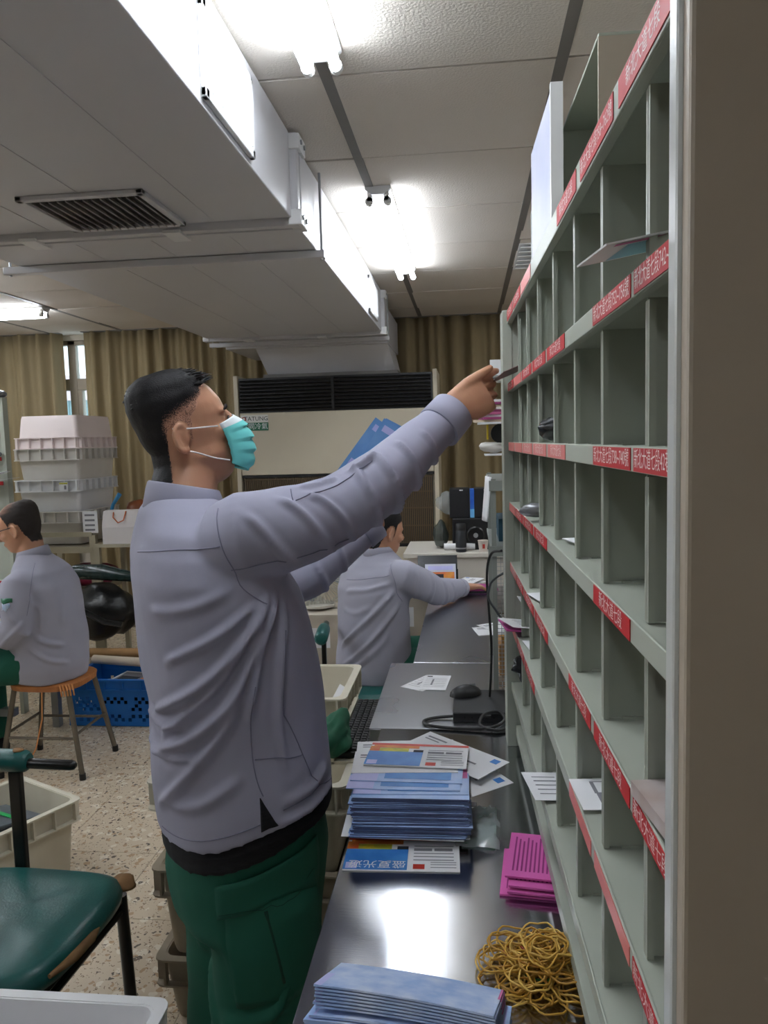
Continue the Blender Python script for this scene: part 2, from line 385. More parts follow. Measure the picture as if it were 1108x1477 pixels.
MB().tube([(-AW+.052+.013*math.cos(a*PI/5), -.0165, 1.742+.013*math.sin(a*PI/5)) for a in range(10)], .003, 6, closed=True).build('emblem', m_red, p)
p = MB().box(-AW+.03, -AW+.235, -.016, -.012, 1.655, 1.714).build('name_plate', m_green, ac)
place(obj('lettering', text_mesh('大同冷氣', .05, m_paper), p), wallM((-AW+.133, -.0168, 1.684), (1,0,0), (0,0,1)))
# ================================================================== steel work tables
def steel_mat(nm, r0, r1):
    M = bpy.data.materials.new(nm); M.use_nodes = True; nt = M.node_tree; N = nt.nodes; L = nt.links; b = N['Principled BSDF']
    b.inputs['Metallic'].default_value = 1; b.inputs['Base Color'].default_value = lin((188,190,194))
    tc = N.new('ShaderNodeTexCoord'); mp = N.new('ShaderNodeMapping'); mp.inputs['Scale'].default_value = (9, 160, 9); L.new(tc.outputs['Object'], mp.inputs[0])
    n = N.new('ShaderNodeTexNoise'); n.inputs['Scale'].default_value = 3; n.inputs['Detail'].default_value = 5; L.new(mp.outputs[0], n.inputs['Vector'])
    n2 = N.new('ShaderNodeTexNoise'); n2.inputs['Scale'].default_value = 2.5; L.new(tc.outputs['Object'], n2.inputs['Vector'])
    r = N.new('ShaderNodeMapRange'); r.inputs[3].default_value = r0; r.inputs[4].default_value = r1; L.new(n2.outputs[0], r.inputs[0]); L.new(r.outputs[0], b.inputs['Roughness'])
    bm = N.new('ShaderNodeBump'); bm.inputs['Strength'].default_value = .035; bm.inputs['Distance'].default_value = .002; L.new(n.outputs[0], bm.inputs['Height']); L.new(bm.outputs[0], b.inputs['Normal'])
    return M
m_ss = steel_mat('stainless', .12, .17); m_ss2 = steel_mat('stainless_worn', .24, .32)
TZ = .77
def table(x0, x1, y0, y1, label, m_ss=m_ss):
    t = thing('work_table', label, 'table', ((x0+x1)/2, (y0+y1)/2, 0))
    a, c = (x1-x0)/2, (y1-y0)/2
    b = MB(); b.box(-a, a, -c, c, TZ-.004, TZ)
    for q in ((-a, a, -c, -c+.003), (-a, a, c-.003, c), (-a, -a+.003, -c, c), (a-.003, a, -c, c)): b.box(q[0], q[1], q[2], q[3], TZ-.05, TZ-.004)
    b.build('table_top', m_ss, t, bevel=.002)
    for sx in (-1, 1):
        for sy in (-1, 1): MB().tube([(sx*(a-.05), sy*(c-.05), 0), (sx*(a-.05), sy*(c-.05), TZ-.004)], .019, 12).build('leg', m_steel, t, smooth=40)
    MB().box(-a+.05, a-.05, -c+.04, c-.04, .14, .16).build('under_shelf', m_ss, t)
    return t
table(-.25, .75, .42, 2.027, 'brushed steel work table in front carrying the sorting rack and flyers')
table(-.283, .75, 2.032, 2.648, 'brushed steel work table in the middle under the black router', m_ss2)
table(-.205, .70, 2.655, 4.08, 'brushed steel work table at the back beside the seated sorter', m_ss2)

# ================================================================== pigeonhole sorting rack
RK = thing('sorting_rack', 'tall grey-green pigeonhole sorting rack with red address labels on its rails', 'rack', (.139, .53, TZ), math.radians(91.67))
DEP = .30
cols = [0, .122, .304, .475, .664, .857, 1.042, 1.218, 1.385]
tops = [1.855, 1.682, 1.540, 1.394, 1.245, 1.099, .938]
L0, L1 = -.012, 1.39
for i, z in enumerate(tops):
    z -= TZ; rh = .03 if i == 0 else .021
    b = MB(); b.box(0, L1, -DEP, -.002, z-.004, z-.001); b.box(0, L1, -.003, 0, z-rh, z); b.box(0, L1, -.012, -.002, z-rh, z-rh+.002)
    b.build('shelf', m_rack, RK, bevel=.0012)
sp = MB(); sp.box(-.030, 0, -DEP, .004, -.0, 1.855-TZ); sp.build('side_panel', m_panel, RK, bevel=.003)
MB().box(-.016, .004, -.006, .0075, 0, 1.858-TZ).build('front_post', mat('post_edge', (190,192,188), .3), RK, bevel=.003)
MB().box(1.39, 1.42, -DEP, 0, 0, 1.855-TZ).build('side_panel', m_rack, RK, bevel=.002)
MB().box(1.388, 1.455, -.012, .012, 0, 1.857-TZ).build('front_post', m_rack, RK, bevel=.002)
MB().box(0, 1.40, -DEP-.004, -DEP, .10, 1.855-TZ).build('back_panel', m_rack, RK)
MB().box(-.02, 1.40, -DEP, -.01, .03, .055).build('base_rail', m_rack, RK)
m_pink = mat('pink_tint_enamel', (188,160,160), .5)
gaps = [(tops[i+1]-TZ, tops[i]-TZ-(.03 if i == 0 else .021)) for i in range(6)]+[(.045, tops[6]-TZ-.021)]
for r, (z0, z1) in enumerate(gaps):
    if r == 6: continue
    b = MB(); b.box(-.001, .001, -DEP, -.010, z0, z1-.002); b.box(-.006, .006, -.016, -.010, z0, z1-.004); b.box(-.004, .02, -DEP*.9, -.03, z0-.001, z0+.0015)
    dm = b.mesh('divider', m_rack)
    for c in cols[1:-1]: obj('divider', dm, RK, (c, 0, 0))
dp = MB().box(.862, 1.036, -.2, -.198, gaps[1][0]+.002, gaps[1][1]-.03); dp.build('pink_card', m_pink, RK)
# red address labels
m_lab = mat('label_red', (186,26,32), .55, var=.2, vscale=12, col2=(166,20,28)); m_lab2 = mat('label_faded', (214,118,112), .4)
m_lw = mat('label_white', (236,214,210), .5)
LAB = {0: {0: '新北大道七段', 1: '新北大道七段758~762號', 2: '新北大道七段', 5: '', 6: '新北大道七段', 7: '新北大道七段'},
       1: {0: '新北大道七段742~7', 1: '新北大道七段752~756號', 3: '新北大道七段', 4: '新北大道七段', 5: '新北大道七段', 6: '', 7: '新北大道七段'},
       2: {0: '新北大道七段42巷', 1: '新北大道七段738~740號', 3: '新北大道七段', 4: '新北大道七段', 5: '新北大道七段', 6: '', 7: ''},
       3: {1: '新北大道七段', 4: '新北大道七段', 5: '新北大道七段', 6: '新北大道七段', 7: ''},
       4: {0: '新北大道七段', 1: '新北大道七段', 2: '新北大道七段', 4: '新北大道七段', 5: '新北大道七段', 6: '新北大道七段', 7: '新北大道七段'},
       5: {0: '新北大道七段', 1: '', 2: '', 5: '新北大道七段', 6: '新北大道七段', 7: ''}}
tcache = {}
for r, row in LAB.items():
    z1 = tops[r]-TZ; rh = .03 if r == 0 else .021; zc = z1-rh/2
    for c, tx in row.items():
        x0, x1 = cols[c]+.012, cols[c+1]-.008
        if r == 0 and c == 0: x0, x1 = .02, .178
        elif r == 0 and c == 1: x0, x1 = .20, .367
        elif r == 0 and c == 2: x0, x1 = .395, .545
        elif c == 0: x0, x1 = .014, .122
        h = rh-.002 if r else .024
        faded = (r == 2 and c >= 3) or tx == '' or (r >= 4 and c == 7)
        lb = MB().box(x0, x1, .0002, .001, zc-h/2, zc+h/2).build('address_label', m_lab2 if faded else m_lab, RK)
        if tx:
            sz = .0172
            if (tx, round(sz, 4)) not in tcache: tcache[(tx, round(sz, 4))] = text_mesh(tx, sz, m_lw)
            tm_ = tcache[(tx, round(sz, 4))]; wd_ = max(v.co.x for v in tm_.vertices)-min(v.co.x for v in tm_.vertices)
            place(obj('lettering', tm_, lb), wallM(((x0+x1)/2, .00115, zc), (-1,0,0), (0,0,1)) @ Matrix.Diagonal((min(1, .94*(x1-x0)/wd_), 1, 1, 1)))
# small rack standing on top
SR = thing('top_rack', 'small open beige pigeonhole box standing on top of the sorting rack', 'rack', (.139, .53, 1.857), math.radians(91.67))
b = MB()
MB().box(.705, 1.62, -.30, -.085, .285, .29).build('top_plate', m_rack, SR, bevel=.001)
MB().box(.705, 1.62, -.30, -.085, .0, .003).build('bottom_plate', m_rack, SR)
for x in (.708, 1.065, 1.345, 1.617): MB().box(x-.003, x+.003, -.30, -.085, .003, .285).build('divider', m_panel if x < .8 else m_rack, SR)
MB().box(.705, 1.62, -.303, -.30, 0, .29).build('back_panel', m_rack, SR)
# white board standing in front of it
WB = thing('white_sign_board', 'white board with faint blue print standing upright on top of the sorting rack', 'sign board', (.139, .53, 1.857), math.radians(91.67))
MB().box(.955, 1.29, -.066, -.05, 0, .325).build('board', mat('board_white', (190,192,208), .5, var=.5, vscale=6, col2=(156,166,200)), WB, bevel=.002)
MB().box(.945, .957, -.069, -.047, 0, .328).build('edge_strip', m_white, WB)
# ceiling diffuser far right
cv = thing('ceiling_vent', 'small slatted ceiling vent above the far end of the sorting rack', 'vent', (.355, 4.43, CH-.004))
MB().box(-.075, .075, -.3, .3, -.006, 0).build('frame', m_white, cv)
for k in range(6): MB().cbox((0, -.25+k*.1, -.012), (.13, .06, .004), (.15, 0, 0)).build('slat', m_white, cv)

# ================================================================== paper goods
def sheet_mesh(name, w, h, th, base, prints=(), bow=0):
    b = MB(); mats = [base]
    if bow:
        f = lambda u, v, z: ((u-.5)*w, (v-.5)*h, z+bow*(1-(2*u-1)**2))
        b.grid(lambda u, v: f(u, v, th), 8, 1); n = len(b.v); b.grid(lambda u, v: f(u, 1-v, 0), 8, 1)
        for j in range(8): b.f.append((j, n+9+j, n+9+j+1, j+1)); b.mi.append(0); b.f.append((9+j+1, n+j+1, n+j, 9+j)); b.mi.append(0)
    else: b.box(-w/2, w/2, -h/2, h/2, 0, th)
    k = 0
    for p in prints:
        if p[4] not in mats: mats.append(p[4])
        b.cur = mats.index(p[4]); k += 1; z = th+.00015*(1+k % 5)
        b.add([((p[0]-.5)*w, (p[2]-.5)*h, z), ((p[1]-.5)*w, (p[2]-.5)*h, z), ((p[1]-.5)*w, (p[3]-.5)*h, z), ((p[0]-.5)*w, (p[3]-.5)*h, z)], [(0,1,2,3)])
    return b.mesh(name, mats)
m_lblue = mat('flyer_blue', (140,172,222), .5, var=.6, vscale=14, col2=(198,212,238)); m_dblue = mat('flyer_deep_blue', (40,110,190), .45, var=.5, vscale=18, col2=(90,160,220))
m_edge = mat('flyer_edge', (96,110,150), .7, var=.6, vscale=40, stretch=(1,1,12), col2=(44,50,80)); m_lil = mat('flyer_lilac', (176,178,226), .5, var=.4, vscale=20, col2=(206,206,240))
m_orange = mat('flyer_orange', (206,96,52), .5, var=.6, vscale=30, col2=(226,176,60)); m_redp = mat('flyer_red', (196,60,48), .5); m_yel = mat('flyer_yellow', (214,196,60), .5, var=.6, vscale=40, col2=(90,150,70))
m_gtext = mat('print_grey', (128,128,134), .8); m_mag = mat('magenta_paper', (206,92,166), .75); m_mtext = mat('magenta_ink', (140,40,110), .8); m_pinkstrip = mat('pink_strip', (206,110,160), .6)
def lines(x0, x1, ys, m, h=.02): return [(x0, x1, y, y+h, m) for y in ys]
flyer_pr = [(0,1,.9,1,m_redp),(.03,.5,.78,.9,m_orange),(0,.55,.02,.62,m_dblue),(.02,.12,.05,.22,m_lil),(.1,.4,.6,.78,m_yel),(0,.1,.5,.85,m_orange),(.45,.55,.6,.72,m_ink)]+[(.60,.76,.58,.66,m_gtext),(.78,.94,.58,.66,m_gtext),(.6,.7,.06,.2,m_redp)]+lines(.6,.95,(.72,.5,.4,.3),m_gtext,.025)+lines(.75,.97,(.1,.18,.24),m_gtext,.02)
FLY = sheet_mesh('flyer', .215, .118, .0015, m_paper, flyer_pr)
blue_pr = [(.06,.7,.55,.95,m_lil),(0,.24,.0,.5,m_lil),(.3,.9,.1,.5,m_dblue),(.35,.86,.5,.62,m_paper),(.9,1,.6,1,m_pinkstrip),(.1,.4,.8,.86,m_gtext)]
BLU = sheet_mesh('leaflet', .225, .12, .0018, m_lblue, blue_pr)
BUN = sheet_mesh('leaflet', .225, .118, .0023, m_edge, [(0,1,0,1,m_lblue)])
ENV = sheet_mesh('envelope', .22, .11, .0012, m_paper, [(.06,.3,.78,.84,m_gtext),(.06,.24,.68,.72,m_gtext),(.45,.8,.42,.48,m_gtext),(.45,.75,.3,.35,m_gtext),(.86,.94,.72,.9,m_dblue)])
def sheetobj(name, me, loc, rot, label, cat, group=None):
    return tag(obj(name, me, None, loc, rot), label, cat, group)
rn = random.Random(4)
# pile beside the standing man
z = TZ+.0005
DRK = sheet_mesh('magazine', .21, .15, .006, mat('magazine_dark', (70,62,64), .5, var=.6, vscale=30, col2=(120,90,80)))
for k, (dx, dy, rz) in enumerate(((.03,.02,.0),(-.005,.01,-.02),(.01,.0,.02))):
    sheetobj('magazine', DRK, (-.13+dx, 1.50+dy, z), (0,0,rz), ['dark wrapped magazine at the very bottom of the blue leaflet pile', 'dark magazine second from the bottom of the blue leaflet pile', 'dark magazine just below the white envelopes of the pile'][k], 'magazine'); z += .0062
for k, (dx, dy, rz) in enumerate(((-.02,-.005,.03),(.0,-.015,-.01),(.01,-.012,.015))):
    sheetobj('envelope', ENV, (-.13+dx, 1.475+dy, z), (0,0,rz+PI), ['white envelope poking out at the left under the blue leaflet pile', 'white envelope in the middle under the blue leaflet pile', 'white envelope directly under the blue leaflet pile'][k], 'envelope'); z += .0014
for k in range(30):
    j = .004 if k % 8 else .01
    sheetobj('leaflet', BUN, (-.125+rn.uniform(-j, j), 1.468+rn.uniform(-j*.7, j*.7)+k*.0004, z), (0, 0, .02+rn.uniform(-.02,.02)), 'dark blue edged leaflet in the tall pile beside the standing man', 'leaflet', 'leaflets in the tall pile'); z += .0024
for k, (dx, dy, rz, me) in enumerate(((.0,.02,.03,BLU),(-.015,.035,.0,BLU),(-.01,.065,-.02,BLU))):
    sheetobj('leaflet', me, (-.125+dx, 1.475+dy, z), (0,0,rz), ['pale blue leaflet on the tall pile, lowest of the three', 'pale blue leaflet on the tall pile, middle of the three', 'pale blue leaflet on the tall pile, topmost of the three'][k], 'leaflet'); z += .002
sheetobj('envelope', ENV, (-.145, 1.575, z), (0,0,.06), 'white envelope lying between the blue leaflets and the colourful flyer', 'envelope'); z += .0016
sheetobj('flyer', FLY, (-.12, 1.60, z+.002), (0,0,-.05+PI*0), 'colourful flyer with red band lying on top of the tall pile', 'flyer')
sheetobj('envelope', ENV, (-.03, 1.60, z-.02), (0,.10,-.9), 'white envelope jutting out at the right back of the tall pile', 'envelope')
sheetobj('envelope', ENV, (-.045, 1.63, z-.006), (0,.06,-.65), 'white envelope fanned above another at the right back of the pile', 'envelope')
sheetobj('envelope', ENV, (-.15, 1.66, z-.012), (0,0,.1), 'white envelope peeking out behind the colourful flyer on the pile', 'envelope')
# flyer lying in front of the pile, with upside-down title
f0 = thing('flyer', 'colourful flyer lying flat on the steel table in front of the tall pile', 'flyer', (-.137, 1.388, TZ+.0005), .03)
obj('sheet', FLY, f0)
place(obj('lettering', text_mesh('盛夏光遊', .027, m_paper), f0), Matrix.Translation((-.045, -.038, .0028)) @ Matrix.Rotation(PI, 4, 'Z'))
# clear plastic pouch
m_pouch = mat('clear_film', (222,228,230), .1, alpha=.42, var=.3, vscale=30, col2=(170,190,184), coat=.5); m_wet = mat('pouch_card', (110,140,120), .5, var=.8, vscale=24, col2=(206,222,226))
pc = thing('plastic_pouch', 'crinkled clear plastic pouch lying right of the tall leaflet pile', 'pouch', (.008, 1.50, TZ), -.05)
MB().box(-.03, .035, -.075, .075, .001, .006).build('card', m_wet, pc)
rr = random.Random(2); hz = [[rr.uniform(.008, .022) for _ in range(9)] for _ in range(13)]
MB().grid(lambda u, v: ((u-.5)*.085, (v-.5)*.165, hz[int(v*12)][int(u*8)]*min(1, 6*min(u, 1-u)+.2)*min(1, 6*min(v, 1-v)+.2)), 8, 12).build('film', m_pouch, pc, smooth=50)
# near fan of leaflets
m_ledge = mat('leaflet_edge_light', (150,176,220), .6, var=.6, vscale=30, stretch=(1,1,10), col2=(222,228,240))
BN2 = sheet_mesh('leaflet', .24, .12, .0026, m_ledge, [(0,1,0,1,m_lblue),(.02,.98,.02,.97,m_lilac if False else m_lil)], bow=.004)
BN3 = sheet_mesh('leaflet', .225, .118, .0022, m_ledge, blue_pr, bow=.003)
z = TZ+.0005
for k in range(24):
    a = -.05-.003*k; tx_ = .34*k/24
    sheetobj('leaflet', BN2, (-.085+rn.uniform(-.004,.004), .885+k*.0012+rn.uniform(-.002,.002), TZ+.001+k*.0016+math.sin(tx_)*.06), (-tx_, .008, a), 'pale blue leaflet in the thick fanned bundle at the front table edge', 'leaflet', 'leaflets in the front bundle'); z += .0033
for k in range(7):
    sheetobj('leaflet', BN3, (-.085+rn.uniform(-.003,.003), .920+k*.0010, TZ+.0405+k*.0026+.0205+k*.0004), (-.36-.008*k, .012, -.13-.004*k), 'pale blue leaflet in the thin bundle lying across the front bundle', 'leaflet', 'leaflets lying across the front bundle'); z += .003
# pink folded notices
PNK = sheet_mesh('pink_notice', .105, .15, .0035, m_mag, [(.82,.93,.35,.85,m_mtext)]+[(x, x+.03, .12, .9-.05*(i % 3), m_mtext) for i, x in enumerate((.1,.17,.24,.31,.38,.45,.52,.59,.66))])
z = TZ+.0005
for k, (dx, dy, rz, lb) in enumerate(((-.012,.0,-.10,'lowest of the four'),(.002,-.006,-.12,'second from below'),(.006,-.002,-.14,'third from below'),(.0,.016,-.13,'topmost, its print showing'))):
    sheetobj('pink_notice', PNK, (.112+dx, 1.335+dy, z), (.0,0,rz), 'folded bright pink notice beside the rack foot, '+lb, 'notice'); z += .008 if k < 2 else .007
# rubber bands
m_rub = [mat('rubber_amber', (196,150,52), .5), mat('rubber_ochre', (176,128,40), .5), mat('rubber_pale', (212,172,84), .5)]
m_rg = mat('rubber_green', (60,150,70), .5); m_rr = mat('rubber_red', (190,80,60), .5)
rb = random.Random(11)
for k in range(95):
    R = rb.uniform(.016, .040); ex = rb.uniform(.55, 1); ph = rb.uniform(0, 6.28); q = rb.random()**.55
    ang = rb.uniform(0, 6.28); rad = .075*q; cx, cy = .092+rad*math.cos(ang)*.95, 1.068+rad*math.sin(ang)*.9
    top = .048*max(0, 1-(rad/.085)**2); zc = TZ+.004+rb.random()*top; tilt = rb.uniform(-.5,.5)*(.25+top*12)*.7
    pts = []
    for a in range(22):
        t = a*2*PI/22; r = R*(1+.08*math.sin(2*t+ph)+.04*math.sin(3*t+ph*2)); x, y = r*math.cos(t), ex*r*math.sin(t)
        X = x*math.cos(ang)-y*math.sin(ang); Yy = x*math.sin(ang)+y*math.cos(ang)
        xx = min(cx+X, .158); pts.append((xx-cx, Yy, max(zc+x*math.sin(tilt)*.5+.002*math.sin(5*t+ph), TZ+.0018)-TZ))
    mm = m_rg if k == 90 else (m_rr if k in (88, 93) else rb.choice(m_rub))
    o = MB().tube(pts, .0015, 5, closed=True).build('rubber_band', mm, None, smooth=80, loc=(cx, cy, TZ))
    tag(o, 'single green rubber band in the tangled heap' if k == 90 else ('reddish rubber band in the tangled heap' if k in (88, 93) else 'amber rubber band in the tangled heap beside the rack'), 'rubber band', 'rubber bands in the heap')
# things in the pigeonholes (placed in rack coordinates)
RM = Matrix.Translation((.139, .53, TZ)) @ Matrix.Rotation(math.radians(91.67), 4, 'Z')
def inrack(name, me, x, y, zz, rot, label, cat):
    o = tag(obj(name, me), label, cat); o.matrix_world = RM @ Matrix.Translation((x, y, zz-TZ)) @ Euler(rot).to_matrix().to_4x4(); return o
CRD = sheet_mesh('card', .05, .10, .0015, mat('card_pale', (232,234,234), .5), [(.2,.95,.25,.9,mat('card_teal', (120,176,194), .5)),(.05,.15,.1,.9,m_pinkstrip)])
inrack('postcard', CRD, .14, -.012, 1.706, (PI-.22, .12, .30), 'teal and white card sticking out of the upper pigeonhole over its label', 'card')
SLP = sheet_mesh('letter', .085, .16, .001, m_paper, [(.15,.5,.8,.84,m_gtext),(.15,.4,.72,.75,m_gtext),(.5,.9,.2,.45,m_gtext),(.55,.85,.24,.41,m_paper),(.5,.9,.7,.85,m_gtext),(.53,.87,.73,.82,m_paper)])
SLP2 = sheet_mesh('letter', .10, .15, .001, m_paper, [(x, x+.03, .2, .8, m_gtext) for x in (.2,.35,.5,.65,.8)])
SLP3 = sheet_mesh('letter', .11, .07, .001, m_paper, [(x, x+.03, .2, .8, m_gtext) for x in (.2,.35,.5,.65,.8)])
inrack('letter', SLP3, .79, -.012, .942, (.06,0,.12), 'white letter jutting out of the lowest shelf above the steel table', 'letter')
inrack('letter', SLP, .425, -.08, 1.102, (0,0,.05), 'white letter with stamp box lying on the second lowest shelf', 'letter')
inrack('letter', SLP, .60, -.13, 1.102, (0,0,.1), 'white letter lying deep on the second lowest shelf, middle column', 'letter')
inrack('letter', SLP, 1.13, -.09, 1.102, (0,0,.1), 'white letter tucked in the second lowest shelf at the far end', 'letter')
inrack('letter', SLP, .27, -.16, 1.25, (0,0.9,0), 'white letter leaning against a divider on the third lowest shelf', 'letter')
inrack('letter', SLP2, .93, -.08, 1.249, (0,0,.2), 'small white letter on the third lowest shelf near the far end', 'letter')
inrack('letter', SLP2, .60, -.10, 1.398, (0,0,.2), 'small white letter on the middle shelf', 'letter')
PK2 = sheet_mesh('pink_slip', .11, .13, .004, m_mag)
inrack('pink_slip', PK2, 1.28, -.035, 1.104, (.1,0,.1), 'pink slip sticking out at the far end of the second lowest shelf', 'paper slip')
inrack('letter', SLP2, 1.26, -.045, 1.115, (.15,0,.3), 'white letter lying on the pink slip at the far end', 'letter')
inrack('letter', SLP2, 1.30, -.09, 1.135, (.25,-.4,.3), 'white letter tilted behind the pink slip at the far end', 'letter')
m_bag = mat('black_bag_film', (34,36,38), .25, var=.3, vscale=30); m_sil = mat('silver_film', (150,152,156), .25, .3, var=.5, vscale=40, col2=(70,72,76))
def lump(c, r, seed, amp=.25, nu=18, nv=12, R=None):
    rs = random.Random(seed); k = [(Vector((rs.gauss(0,1), rs.gauss(0,1), rs.gauss(0,1))), rs.uniform(0,6)) for _ in range(7)]
    b = MB(); b.ell((0,0,0), (1,1,1), None, nu, nv)
    V = []
    for p in b.v:
        p = Vector(p); s = 1+amp*(sum(math.sin(d.dot(p)*2.6+f) for d, f in k)/4+sum(1-2*abs(math.sin(d.dot(p)*3.4+2*f)) for d, f in k[:5])/9); p = p*s; p = Vector((p.x*r[0], p.y*r[1], p.z*r[2]))
        if R: p = R @ p
        V.append((p.x+c[0], p.y+c[1], p.z+c[2]))
    b.v = V; return b
def lumprack(x, y, zz, r, seed, mm, label, cat):
    o = tag(lump((0,0,0), r, seed, .3).build('film_packet', mm, None, smooth=60), label, cat); o.matrix_world = RM @ Matrix.Translation((x, y, zz-TZ)); return o
lumprack(.79, -.05, 1.567, (.04,.05,.024), 5, m_bag, 'crumpled dark film packet in a pigeonhole of the third row', 'packet')
lumprack(.93, -.045, 1.413, (.035,.05,.017), 6, m_sil, 'silver film packet lying on the middle shelf', 'packet')
lumprack(1.335, -.05, .985, (.024,.045,.038), 8, m_bag, 'black film packet hanging at the far end of the lowest shelf', 'packet')
lumprack(.33, -.13, .962, (.035,.09,.02), 12, m_bag, 'dark flat packet lying on the lowest shelf', 'packet')
lumprack(.45, -.13, 1.119, (.02,.08,.018), 13, m_bag, 'dark flat packet behind the letter with the stamp box', 'packet')
# clear wrapped magazine near the camera
wm = thing('wrapped_magazine', 'magazine wrapped in clear film hanging over the rail nearest the camera', 'magazine', (0,0,0)); wm.matrix_world = RM @ Matrix.Translation((.068, -.05, 1.249-TZ)) @ Euler((.0,0,.1)).to_matrix().to_4x4()
MB().box(-.055, .05, -.12, .05, .0, .012).build('magazine_body', mat('magazine_print', (196,190,190), .4, var=.8, vscale=12, col2=(150,110,80)), wm)
hz2 = [[rr.uniform(.014, .024) for _ in range(11)] for _ in range(17)]
MB().grid(lambda u, v: ((u-.5)*.125, -.13+v*.165, hz2[int(v*16)][int(u*10)]-(max(0, v-.75)*.05)), 10, 16).build('film', m_pouch, wm, smooth=50)
# ================================================================== plastic crates
m_cr = mat('crate_ivory', (206,200,182), .5, var=.45, vscale=5, col2=(168,154,130)); m_crw = mat('crate_white', (228,228,230), .45, var=.15, vscale=4, col2=(196,194,194))
m_crd = mat('crate_dusty', (170,158,138), .6, var=.5, vscale=6, col2=(120,104,86)); m_crp = mat('crate_pinkish', (238,224,222), .5, var=.2, vscale=3, col2=(220,204,198)); m_crg = mat('crate_greyish', (214,210,204), .5, var=.4, vscale=5, col2=(188,180,170))
def crate(w, d, h, m, label, loc, rz=0, flip=False, band=.075, group='plastic mail crates'):
    t = thing('plastic_crate', label, 'crate', loc, (PI, 0, rz) if flip else rz, group)
    def R(a, c, z, r=.025):
        out = []
        for sx, sy, a0 in ((1,1,0),(-1,1,90),(-1,-1,180),(1,-1,270)):
            for k in range(4):
                g = math.radians(a0+k*30); out.append((sx*(a-r)+r*math.cos(g), sy*(c-r)+r*math.sin(g), z))
        return out
    k = .90; a, c = w/2-.019, d/2-.019; th = .006
    b = MB(); b.loft([R(a*k, c*k, .0), R(a*(k+.02), c*(k+.02), .02), R(a, c, h-.004), R(a+.004, c+.004, h), R(a-th, c-th, h), R(a*k-th, c*k-th, .012), R(.03, .03, .012)])
    b.build('body', m, t, smooth=35)
    b = MB()
    for z, hh in ((h-.0045, .006), (h-band, .005)): b.loft([R(a+.018, c+.018, z), R(a+.018, c+.018, z+hh), R(a-.002, c-.002, z+hh), R(a-.002, c-.002, z)], closed=True)
    nx, ny = max(3, int(w/.085)), max(3, int(d/.085))
    for i in range(nx+1):
        x = -a+.012+i*(2*a-.024)/nx
        for s in (-1, 1): b.box(x-.0028, x+.0028, min(s*(c-.002), s*(c+.0175)), max(s*(c-.002), s*(c+.0175)), h-band, h-.004)
    for i in range(ny+1):
        y = -c+.012+i*(2*c-.024)/ny
        for s in (-1, 1): b.box(min(s*(a-.002), s*(a+.0175)), max(s*(a-.002), s*(a+.0175)), y-.0028, y+.0028, h-band, h-.004)
    b.build('ribbed_rim', m, t)
    return t
# stack on the storage shelf, far left
SX, SY = -2.72, 5.02
crate(.47, .56, .215, m_crg, 'greyish plastic crate at the bottom of the stack on the shelf', (SX-.01, SY, .935))
crate(.47, .56, .215, m_crw, 'white plastic crate with a small white tag, second from below in the stack', (SX-.01, SY, 1.142))
crate(.47, .56, .215, m_crg, 'greyish plastic crate second from above in the stack on the shelf', (SX, SY, 1.346))
crate(.46, .56, .215, m_crp, 'pinkish white crate turned upside down on top of the stack', (SX+.005, SY, 1.776), 0, True)
tg = MB().box(-.03, .03, -.002, 0, -.03, .03); tg.cur = 1; tg.box(-.028, .028, -.003, -.0021, .016, .026); tg.cur = 2; tg.box(.004, .018, -.003, -.0021, -.018, .008)
tag(tg.build('crate_tag', [m_paper, m_yel, m_gtext], None, loc=(SX+.11, SY-.283, 1.315)), 'small white tag with a yellow edge on the white stacked crate', 'tag')
# storage shelf frame under it
m_sh = mat('shelf_beige', (176,168,146), .5, var=.2, vscale=6)
st = thing('storage_shelf', 'beige metal storage shelf carrying the stacked crates', 'shelf', (-2.72, 5.05, 0))
for sx in (-1, 1):
    for sy in (-1, 1): MB().box(sx*.30-.02, sx*.30+.02, sy*.33-.02, sy*.33+.02, 0, 1.0).build('post', m_sh, st)
for z in (.32, .62, .925): MB().box(-.3, .3, -.33, .33, z-.012, z).build('shelf_board', m_sh, st)
for z0, z1 in ((.99, 1.02), (.885, .925), (.58, .62)): MB().box(-.3, .3, -.352, -.332, z0, z1).build('rail', m_sh, st)
sd = thing('side_table', 'low beige metal stand right of the storage shelf under the paper bag', 'table', (-2.2, 4.85, 0))
MB().box(-.19, .19, -.2, .2, .925, .945).build('top', m_sh, sd)
for sx in (-1, 1):
    for sy in (-1, 1): MB().box(sx*.17-.015, sx*.17+.015, sy*.18-.015, sy*.18+.015, 0, .925).build('leg', m_sh, sd)
def bag(w, d, h, m, label, loc, rz, hm=None):
    t = thing('paper_bag', label, 'bag', loc, rz); b = MB()
    pr = lambda z, k, s: [(-w/2*k, -d/2*s, z), (0, -d/2*s*1.05, z), (w/2*k, -d/2*s, z), (w/2*k*.97, 0, z), (w/2*k, d/2*s, z), (-w/2*k, d/2*s, z), (-w/2*k*.97, 0, z)]
    b.loft([pr(0, 1, 1), pr(h*.5, 1.02, .95), pr(h, .98, .6)]); b.build('sack', m, t)
    if hm: MB().tube([(-.045, -d*.33, h-.01), (-.04, -d*.5-.004, h-.04), (-.01, -d*.5-.004, h-.075), (.025, -d*.5-.004, h-.06), (.035, -d*.33, h-.005)], .004, 6).build('handle', hm, t)
    return t
bag(.23, .14, .21, mat('bag_white', (214,208,206), .6), 'white paper bag with orange string handle on the low stand', (-2.22, 4.74, .946), .1, mat('string_orange', (196,104,60), .7))
nt_ = MB().box(-.05, .05, -.001, 0, -.07, .07)
nt_.cur = 1
for z in (.045, .012, -.02, -.05): nt_.box(-.036, .03, -.002, -.0011, z-.006, z+.006)
